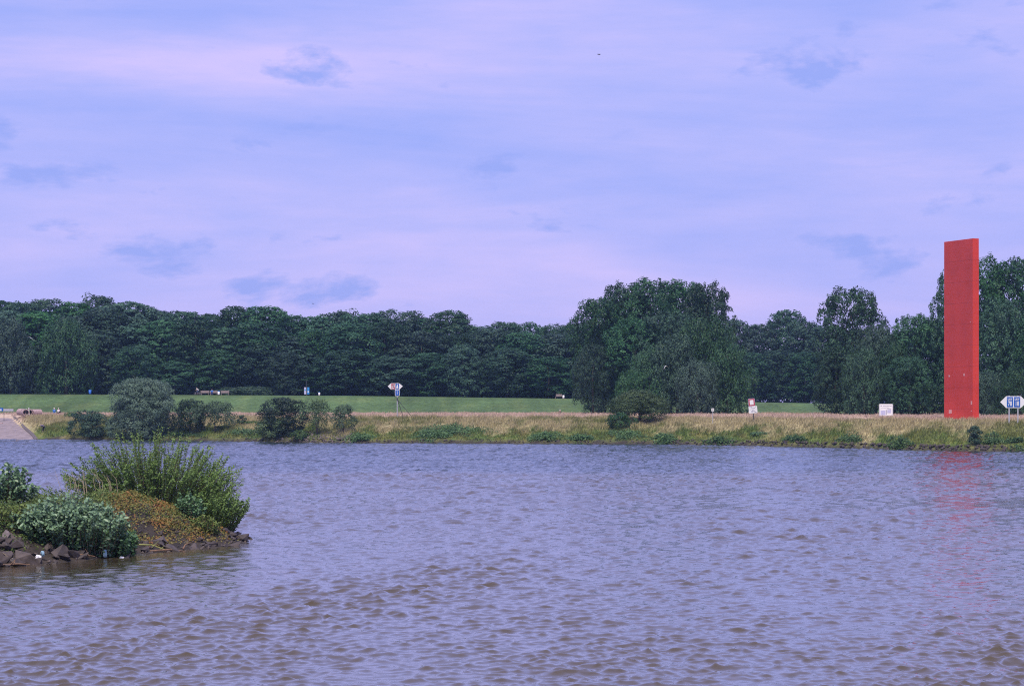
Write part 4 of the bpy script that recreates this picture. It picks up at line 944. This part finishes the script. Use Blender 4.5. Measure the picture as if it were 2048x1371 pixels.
MB().tube([(-10*s, -.035, hc+3.2*s), (-3*s, -.035, hc+3.6*s), (1*s, -.035, hc+5*s), (6*s, -.035, hc+3.2*s), (9*s, -.035, hc+3.0*s)], .02, 5).build('map_line', M['print_grey'], bd)

# ------------------------------------------------------------------ dike furniture
def on_dike(px, d=476.0): x = px_x(px, d); return (x, d, gz(x, d)+.02)
def bench(px, label, group=None, w_=2.0):
    o = thing('park_bench', label, 'bench', on_dike(px, 479.0), face_cam(on_dike(px)[0], 479), group)
    for k in range(4): MB().box((0, -.18+k*.13, .45), (w_, .11, .04), bevel=.006).build('seat_slat', M['wood_pale'], o)
    for k in range(4): MB().box((0, .27+k*.02, .56+k*.13), (w_, .035, .11), bevel=.006).build('back_slat', M['wood_pale'], o)
    for sx in (-.75, .75):
        MB().box((sx, .02, .21), (.07, .46, .42), bevel=.006).build('leg', M['concrete'], o)
        MB().box((sx, .31, .68), (.05, .03, .56), Matrix.Rotation(math.radians(-8), 3, 'X')).build('back_support', M['darksteel'], o)
bench(410, 'pale wooden bench on the dike next to the cyclist')
bench(427.5, 'pale wooden bench on the dike carrying a seated person in blue', w_=1.7)
bench(450, 'pale wooden bench on the dike right of the white topped bin', w_=1.9)
bench(1118, 'lone pale bench on the dike beside the big tree clump', w_=1.35)
def lbin(px, label, m1='bin_blue', m2='bin_blue', sc=1.0):
    o = thing('litter_bin', label, 'bin', on_dike(px, 475.3), 0, None, (sc, sc, sc))
    MB().tube([(0, 0, .12), (0, 0, .2), (0, 0, .92)], [.24, .27, .32], 14).build('body', M[m1], o, True)
    MB().tube([(0, 0, .92), (0, 0, .97), (0, 0, 1.06)], [.34, .34, .22], 14).build('lid', M[m2], o, True)
    MB().tube([(0, 0, -.05), (0, 0, .13)], .07, 8).build('foot', M['darksteel'], o)
lbin(180, 'bright blue litter bin alone on the dike crest above the dark shrub', sc=1.0)
lbin(437.5, 'blue and white litter bin between the dike benches', 'white', 'bin_blue', .85)
lbin(638.5, 'small white litter bin beside the banner pole', 'white', 'bin_blue', .72)
lbin(1127, 'white litter bin beside the lone bench', 'white', 'white', .72)
# banner pole
o = thing('banner_pole', 'tall pole with two blue and white banners on the dike', 'pole', on_dike(613.5, 475.6), 0); s = 475.6/F
MB().tube([(0, 0, -.2), (0, 0, 31*s)], [.09, .06], 8).build('pole', M['darksteel'], o)
for cx, m1 in ((-3.1, 'print_pale'), (3.1, 'banner')):
    bn = MB().poly(rounded(4.2*s, 14*s, .05), -.03, .01, T=Matrix.Translation((cx*s, 0, 9.5*s))).build('banner', M[m1], o)
    MB().box((cx*s, -.035, (7.5 if cx > 0 else 11)*s), (2.6*s, .012, 2.4*s)).build('print_block', M['white' if cx > 0 else 'banner'], bn)
    MB().box((cx*s*.5, -.01, 16.6*s), (3.0*s, .04, .05)).build('arm', M['darksteel'], o)

# ------------------------------------------------------------------ people
def skin_mesh(name, verts, edges, radii, m_, root=0):
    me = bpy.data.meshes.new(name); me.from_pydata(verts, edges, [])
    o = bpy.data.objects.new(name, me); C.objects.link(o)
    md = o.modifiers.new('skin', 'SKIN'); md.use_smooth_shade = True
    for i, r in enumerate(radii): me.skin_vertices[0].data[i].radius = (r, r) if not hasattr(r, '__len__') else r
    me.skin_vertices[0].data[root].use_root = True
    o.modifiers.new('sub', 'SUBSURF').levels = 1
    dg = bpy.context.evaluated_depsgraph_get(); dg.update()
    m2 = bpy.data.meshes.new_from_object(o.evaluated_get(dg)); m2.name = name
    bpy.data.objects.remove(o); m2.materials.clear(); m2.materials.append(m_); return m2
def person(label, loc, rz, J, shirt, trousers, hair, hat=None, group=None):
    """J: joints (x right, y forward, z up) pelvis, chest, neck, head, and l/r shoulder elbow hand hip knee ankle toe"""
    o = thing('person', label, 'person', loc, rz, group)
    K = ['pelvis', 'chest', 'neck', 'head', 'crown', 'sl', 'el', 'hl', 'sr', 'er', 'hr', 'pl', 'kl', 'al', 'tl', 'pr', 'kr', 'ar', 'tr']
    hd = Vector(J['head']); nk = Vector(J['neck']); J['crown'] = hd+(hd-nk).normalized()*.12
    V = [J[k] for k in K]; ix = {k: i for i, k in enumerate(K)}
    E = [('pelvis', 'chest'), ('chest', 'neck'), ('neck', 'head'), ('head', 'crown'), ('chest', 'sl'), ('sl', 'el'), ('el', 'hl'), ('chest', 'sr'), ('sr', 'er'), ('er', 'hr'), ('pelvis', 'pl'), ('pl', 'kl'), ('kl', 'al'), ('al', 'tl'), ('pelvis', 'pr'), ('pr', 'kr'), ('kr', 'ar'), ('ar', 'tr')]
    R = dict(pelvis=(.15, .12), chest=(.17, .12), neck=.06, head=.105, crown=.07, sl=.065, el=.045, hl=.035, sr=.065, er=.045, hr=.035, pl=.09, kl=.06, al=.04, tl=.035, pr=.09, kr=.06, ar=.04, tr=.035)
    add('body', skin_mesh('body', V, [(ix[a_], ix[b_]) for a_, b_ in E], [R[k] for k in K], M['skin']), o)
    def sub(nm, keys, edges, m_, grow):
        ii = {k: i for i, k in enumerate(keys)}
        rr = [tuple(q+grow for q in R[k]) if hasattr(R[k], '__len__') else R[k]+grow for k in keys]
        add(nm, skin_mesh(nm, [J[k] for k in keys], [(ii[a_], ii[b_]) for a_, b_ in edges], rr, m_), o)
    sub('shirt', ['pelvis', 'chest', 'sl', 'el', 'sr', 'er'], [('pelvis', 'chest'), ('chest', 'sl'), ('sl', 'el'), ('chest', 'sr'), ('sr', 'er')], M[shirt], .035)
    sub('trousers', ['pelvis', 'pl', 'kl', 'al', 'pr', 'kr', 'ar'], [('pelvis', 'pl'), ('pl', 'kl'), ('kl', 'al'), ('pelvis', 'pr'), ('pr', 'kr'), ('kr', 'ar')], M[trousers], .028)
    up = (hd-nk).normalized(); bk = Vector((0, -.02, 0))
    hm = bpy.data.meshes.new('hair'); bm = bmesh.new(); bmesh.ops.create_uvsphere(bm, u_segments=12, v_segments=8, radius=.125)
    bmesh.ops.delete(bm, geom=[v_ for v_ in bm.verts if v_.co.z < -.02], context='VERTS'); bm.to_mesh(hm); bm.free(); hm.materials.append(M[hat or hair])
    h_ = add('hat' if hat else 'hair', hm, o, hd+up*.05+bk); h_.rotation_euler = up.to_track_quat('Z', 'Y').to_euler()
    return o
STAND = dict(pelvis=(0, 0, .95), chest=(0, 0, 1.32), neck=(0, 0, 1.5), head=(0, .02, 1.62), sl=(-.2, 0, 1.40), el=(-.24, .02, 1.12), hl=(-.24, .1, .88), sr=(.2, 0, 1.40), er=(.24, .02, 1.12), hr=(.24, .1, .88), pl=(-.1, 0, .88), kl=(-.11, .02, .48), al=(-.11, 0, .08), tl=(-.12, .16, .04), pr=(.1, 0, .88), kr=(.11, .02, .48), ar=(.11, 0, .08), tr=(.12, .16, .04))
BEND = dict(STAND, pelvis=(0, -.1, .92), chest=(0, .28, 1.12), neck=(0, .42, 1.16), head=(0, .55, 1.16), sl=(-.2, .32, 1.10), el=(-.22, .42, .84), hl=(-.16, .5, .62), sr=(.2, .32, 1.10), er=(.22, .42, .84), hr=(.16, .5, .62), pl=(-.1, -.08, .86), pr=(.1, -.08, .86), kl=(-.12, .02, .46), kr=(.12, .05, .46))
SIT = dict(pelvis=(0, 0, .16), chest=(0, .06, .52), neck=(0, .08, .68), head=(0, .10, .82), sl=(-.2, .06, .6), el=(-.26, .14, .36), hl=(-.16, .34, .3), sr=(.2, .06, .6), er=(.26, .14, .36), hr=(.16, .34, .3), pl=(-.1, .08, .15), kl=(-.14, .42, .44), al=(-.13, .62, .08), tl=(-.14, .76, .05), pr=(.1, .08, .15), kr=(.14, .42, .44), ar=(.13, .62, .08), tr=(.14, .76, .05))
BSIT = dict(pelvis=(0, 0, .56), chest=(0, -.03, .92), neck=(0, -.01, 1.09), head=(0, .02, 1.22), sl=(-.2, -.02, 1.0), el=(-.3, .05, .76), hl=(-.24, .28, .64), sr=(.2, -.02, 1.0), er=(.3, .05, .76), hr=(.24, .28, .64), pl=(-.1, .08, .54), kl=(-.12, .45, .5), al=(-.12, .48, .08), tl=(-.13, .62, .05), pr=(.1, .08, .54), kr=(.12, .45, .5), ar=(.12, .48, .08), tr=(.13, .62, .05))
RIDE = dict(pelvis=(0, -.2, .98), chest=(0, .08, 1.32), neck=(0, .2, 1.46), head=(0, .28, 1.58), sl=(-.2, .1, 1.37), el=(-.24, .3, 1.16), hl=(-.24, .48, 1.06), sr=(.2, .1, 1.37), er=(.24, .3, 1.16), hr=(.24, .48, 1.06), pl=(-.1, -.14, .93), kl=(-.11, .2, .78), al=(-.11, .05, .42), tl=(-.12, .2, .38), pr=(.1, -.14, .93), kr=(.11, .14, .58), ar=(.11, -.02, .17), tr=(.12, .14, .14))
d = 362.5; x = px_x(87, d)
person('person in dark blue bending forward at the water edge beside the slipway', (x, d, gz(x, d)), math.radians(62), BEND, 'cloth_navy', 'cloth_black', 'hair_white')
d = 398.0; x = px_x(108.5, d)
person('person in a blue top sitting in the grass beside a companion in white', (x, d, gz(x, d)+.35), math.radians(15), SIT, 'cloth_blue', 'cloth_blue', 'hair_white', 'cloth_white')
d = 397.6; x = px_x(116.5, d)
person('person in white top and dark trousers sitting in the grass beside the blue one', (x, d, gz(x, d)+.28), math.radians(-35), SIT, 'cloth_white', 'cloth_black', 'hair_white', 'cloth_white')
p = on_dike(424, 478.9)
person('person in blue seated on the dike bench', (p[0], p[1]-.05, p[2]), math.radians(180), BSIT, 'cloth_blue', 'cloth_navy', 'hair_dark')
d = 436.0; x = px_x(1120, d)
person('person with a pale hat half hidden in the pink meadow grass', (x, d, gz(x, d)-.05), math.radians(180), SIT, 'cloth_black', 'cloth_black', 'hair_dark', 'cloth_white')
p = on_dike(395.5, 476)
person('cyclist in a white shirt riding along the dike crest', (p[0], p[1], p[2]), math.radians(90), RIDE, 'cloth_white', 'cloth_jeans', 'hair_dark')
o = thing('bicycle', 'bicycle ridden along the dike crest', 'bicycle', (p[0], p[1], p[2]), math.radians(90))
for y, nm in ((-.52, 0), (.55, 1)):
    w_ = MB().torus((0, y, .34), .31, .03, 'X', 22, 5).build('wheel', M['rubber'], o)
    sp = MB()
    for k in range(6): a_ = k*math.pi/6; sp.tube([(0, y+.3*math.cos(a_), .34+.3*math.sin(a_)), (0, y-.3*math.cos(a_), .34-.3*math.sin(a_))], .006, 4)
    sp.build('spokes', M['galv'], w_)
MB().tube([(0, -.52, .34), (0, -.1, .3), (0, .38, .86), (0, .55, .34)], .022, 6).tube([(0, -.52, .34), (0, -.2, .86), (0, -.1, .3)], .02, 6).tube([(0, -.2, .82), (0, .36, .84)], .022, 6).build('frame', M['galv'], o)
MB().tube([(0, .37, .84), (0, .4, 1.04)], .018, 6).tube([(-.26, .46, 1.05), (0, .4, 1.04), (.26, .46, 1.05)], .016, 6).build('handlebar', M['darksteel'], o)
MB().box((0, -.24, .9), (.15, .26, .06), bevel=.02).build('saddle', M['black'], o)

# ------------------------------------------------------------------ slipway furniture
d = 392.0; s = d/F; p = at(0, 830, d)
o = thing('guard_rail', 'grey steel barrier at the top of the slipway', 'barrier', (px_x(4, d), d, gz(px_x(4, d), d)), 0)
hz_ = CAMZ-(819.5-YH)*s-gz(px_x(4, d), d)
for k in (-10, 4): MB().box((k*s, 0, hz_/2), (.09, .09, hz_+.5)).build('post', M['darksteel'], o)
MB().box((13*s, -.06, hz_), (20*s, .05, .42), bevel=.012).build('rail', M['galv'], o)
MB().box((13*s, -.05, hz_+.24), (20.4*s, .06, .05)).build('rail_edge', M['darksteel'], o)
MB().box((13*s, -.05, hz_-.24), (20.4*s, .06, .05)).build('rail_edge', M['darksteel'], o)
bs = MB().poly(rounded(7.4*s, 6.4*s, .05), -.1, -.05, T=Matrix.Translation((-1.2*s, 0, hz_+.1))).build('sign_plate', M['blue'], o)
MB().poly(rounded(2.6*s, 3.4*s, .04), -.115, -.095, T=Matrix.Translation((-2.0*s, 0, hz_+.02))).build('symbol', M['white'], bs)
PIPES = [(43, 824, 'pale concrete pipe at the slipway end of the pipe pile', 35), (50, 829.5, 'concrete pipe with its open end facing the river in the middle of the pile', 22), (59, 827, 'concrete pipe lying behind the middle one', 10), (72, 826.5, 'concrete pipe at the grass end of the pipe pile', -38)]
for px, py, lab, ang in PIPES:
    d = 386.0+(830-py)*.8; x = px_x(px, d); R_ = .62
    o = thing('concrete_pipe', lab, 'pipe', (x, d, gz(x, d)+.15), math.radians(ang), 'pile of concrete pipes')
    bm = bmesh.new(); n = 22; rings = []
    for y, r_ in ((-1.0, R_*.8), (-1.0, R_), (1.0, R_), (1.0, R_*.8)):
        rings.append([bm.verts.new((r_*math.cos(6.2832*k/n), y, R_+r_*math.sin(6.2832*k/n))) for k in range(n)])
    for i in range(3):
        for k in range(n): bm.faces.new((rings[i][k], rings[i][(k+1) % n], rings[i+1][(k+1) % n], rings[i+1][k]))
    bmesh.ops.recalc_face_normals(bm, faces=bm.faces); me = bpy.data.meshes.new('pipe_wall'); bm.to_mesh(me); bm.free(); me.materials.append(M['concrete']); add('pipe_wall', me, o)
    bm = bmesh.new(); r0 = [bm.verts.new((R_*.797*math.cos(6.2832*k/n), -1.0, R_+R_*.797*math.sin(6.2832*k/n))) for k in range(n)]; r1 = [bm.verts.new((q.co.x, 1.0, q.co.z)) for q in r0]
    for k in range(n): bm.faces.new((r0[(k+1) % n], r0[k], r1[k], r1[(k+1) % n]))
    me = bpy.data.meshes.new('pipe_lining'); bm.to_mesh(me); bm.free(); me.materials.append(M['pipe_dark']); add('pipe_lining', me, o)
for px, top, lab in ((52.3, 817, 'shorter white post behind the pipe pile'), (57.7, 815, 'taller white post behind the pipe pile')):
    d = 394.0; x = px_x(px, d); zt = CAMZ-(top-YH)/F*d-gz(x, d)
    o = thing('marker_post', lab, 'post', (x, d, gz(x, d)), 0)
    MB().tube([(0, 0, -.2), (0, 0, zt-.05), (0, 0, zt)], [.085, .085, .03], 8).build('shaft', M['white'], o)
    MB().tube([(0, 0, zt-.28), (0, 0, zt-.16)], .09, 8).build('band', M['print_pale'], o)

# ------------------------------------------------------------------ birds
def bird(label, loc, rz, span, m_, dih, roll=0):
    o = thing('flying_gull' if m_ == 'gull' else 'flying_bird', label, 'bird', loc, rz); o.rotation_euler[1] = roll
    MB().tube([(0, -.26, 0), (0, -.16, .01), (0, 0, .0), (0, .16, .02), (0, .24, .03), (0, .30, .02)], [.02, .055, .075, .06, .045, .008], 8).build('body', M[m_], o, True)
    for sx in (-1, 1):
        a1 = math.radians(dih); p1 = Vector((sx*span*.22*math.cos(a1), .05, span*.22*math.sin(a1))); a2 = math.radians(dih-28); p2 = p1+Vector((sx*span*.3*math.cos(a2), -.12, span*.3*math.sin(a2)))
        bm = bmesh.new(); R0 = []
        for c_, ch, th in ((Vector((sx*.04, .03, .03)), .2, .03), (p1, .18, .02), (p1.lerp(p2, .6), .11, .012), (p2, .02, .006)):
            R0.append([bm.verts.new(c_+Vector((0, ch*.5, 0))), bm.verts.new(c_+Vector((0, 0, th))), bm.verts.new(c_+Vector((0, -ch*.5, 0))), bm.verts.new(c_-Vector((0, 0, th*.4)))])
        for a_, b_ in zip(R0, R0[1:]):
            for k in range(4): bm.faces.new((a_[k], a_[(k+1) % 4], b_[(k+1) % 4], b_[k]))
        bm.faces.new(R0[0]); bm.faces.new(R0[-1]); bmesh.ops.recalc_face_normals(bm, faces=bm.faces)
        me = bpy.data.meshes.new('wing'); bm.to_mesh(me); bm.free(); me.materials.append(M[m_]); add('wing', me, o)
    return o
bird('white gull flying in front of the big tree clump', at(1331, 732, 330), math.radians(200), 1.1, 'gull', -25, math.radians(20))
bird('white gull gliding in front of the dark wood', at(62, 676, 330), math.radians(15), 1.2, 'gull', 14, math.radians(32))
bird('dark bird high in the cloudy sky', at(1198, 109, 330), math.radians(80), .8, 'birddark', 8)
bird('dark bird low above the treetops of the wood', at(626, 607, 430), math.radians(40), .8, 'birddark', 20)

# ------------------------------------------------------------------ air
mb = MB().box((0, 400, 16), (1400, 1000, 40)); hz = mb.build('haze', None); tag(hz, 'thin blue summer haze', kind='stuff')
m = bpy.data.materials.new('haze_air'); m.use_nodes = True; t = m.node_tree; t.nodes.clear()
pv = N(t, 'ShaderNodeVolumePrincipled'); pv.inputs['Color'].default_value = (.38, .60, 1.0, 1); pv.inputs['Density'].default_value = 1.1e-4; pv.inputs['Anisotropy'].default_value = 0.0
ou = N(t, 'ShaderNodeOutputMaterial'); t.links.new(pv.outputs[0], ou.inputs['Volume']); hz.data.materials.append(m)
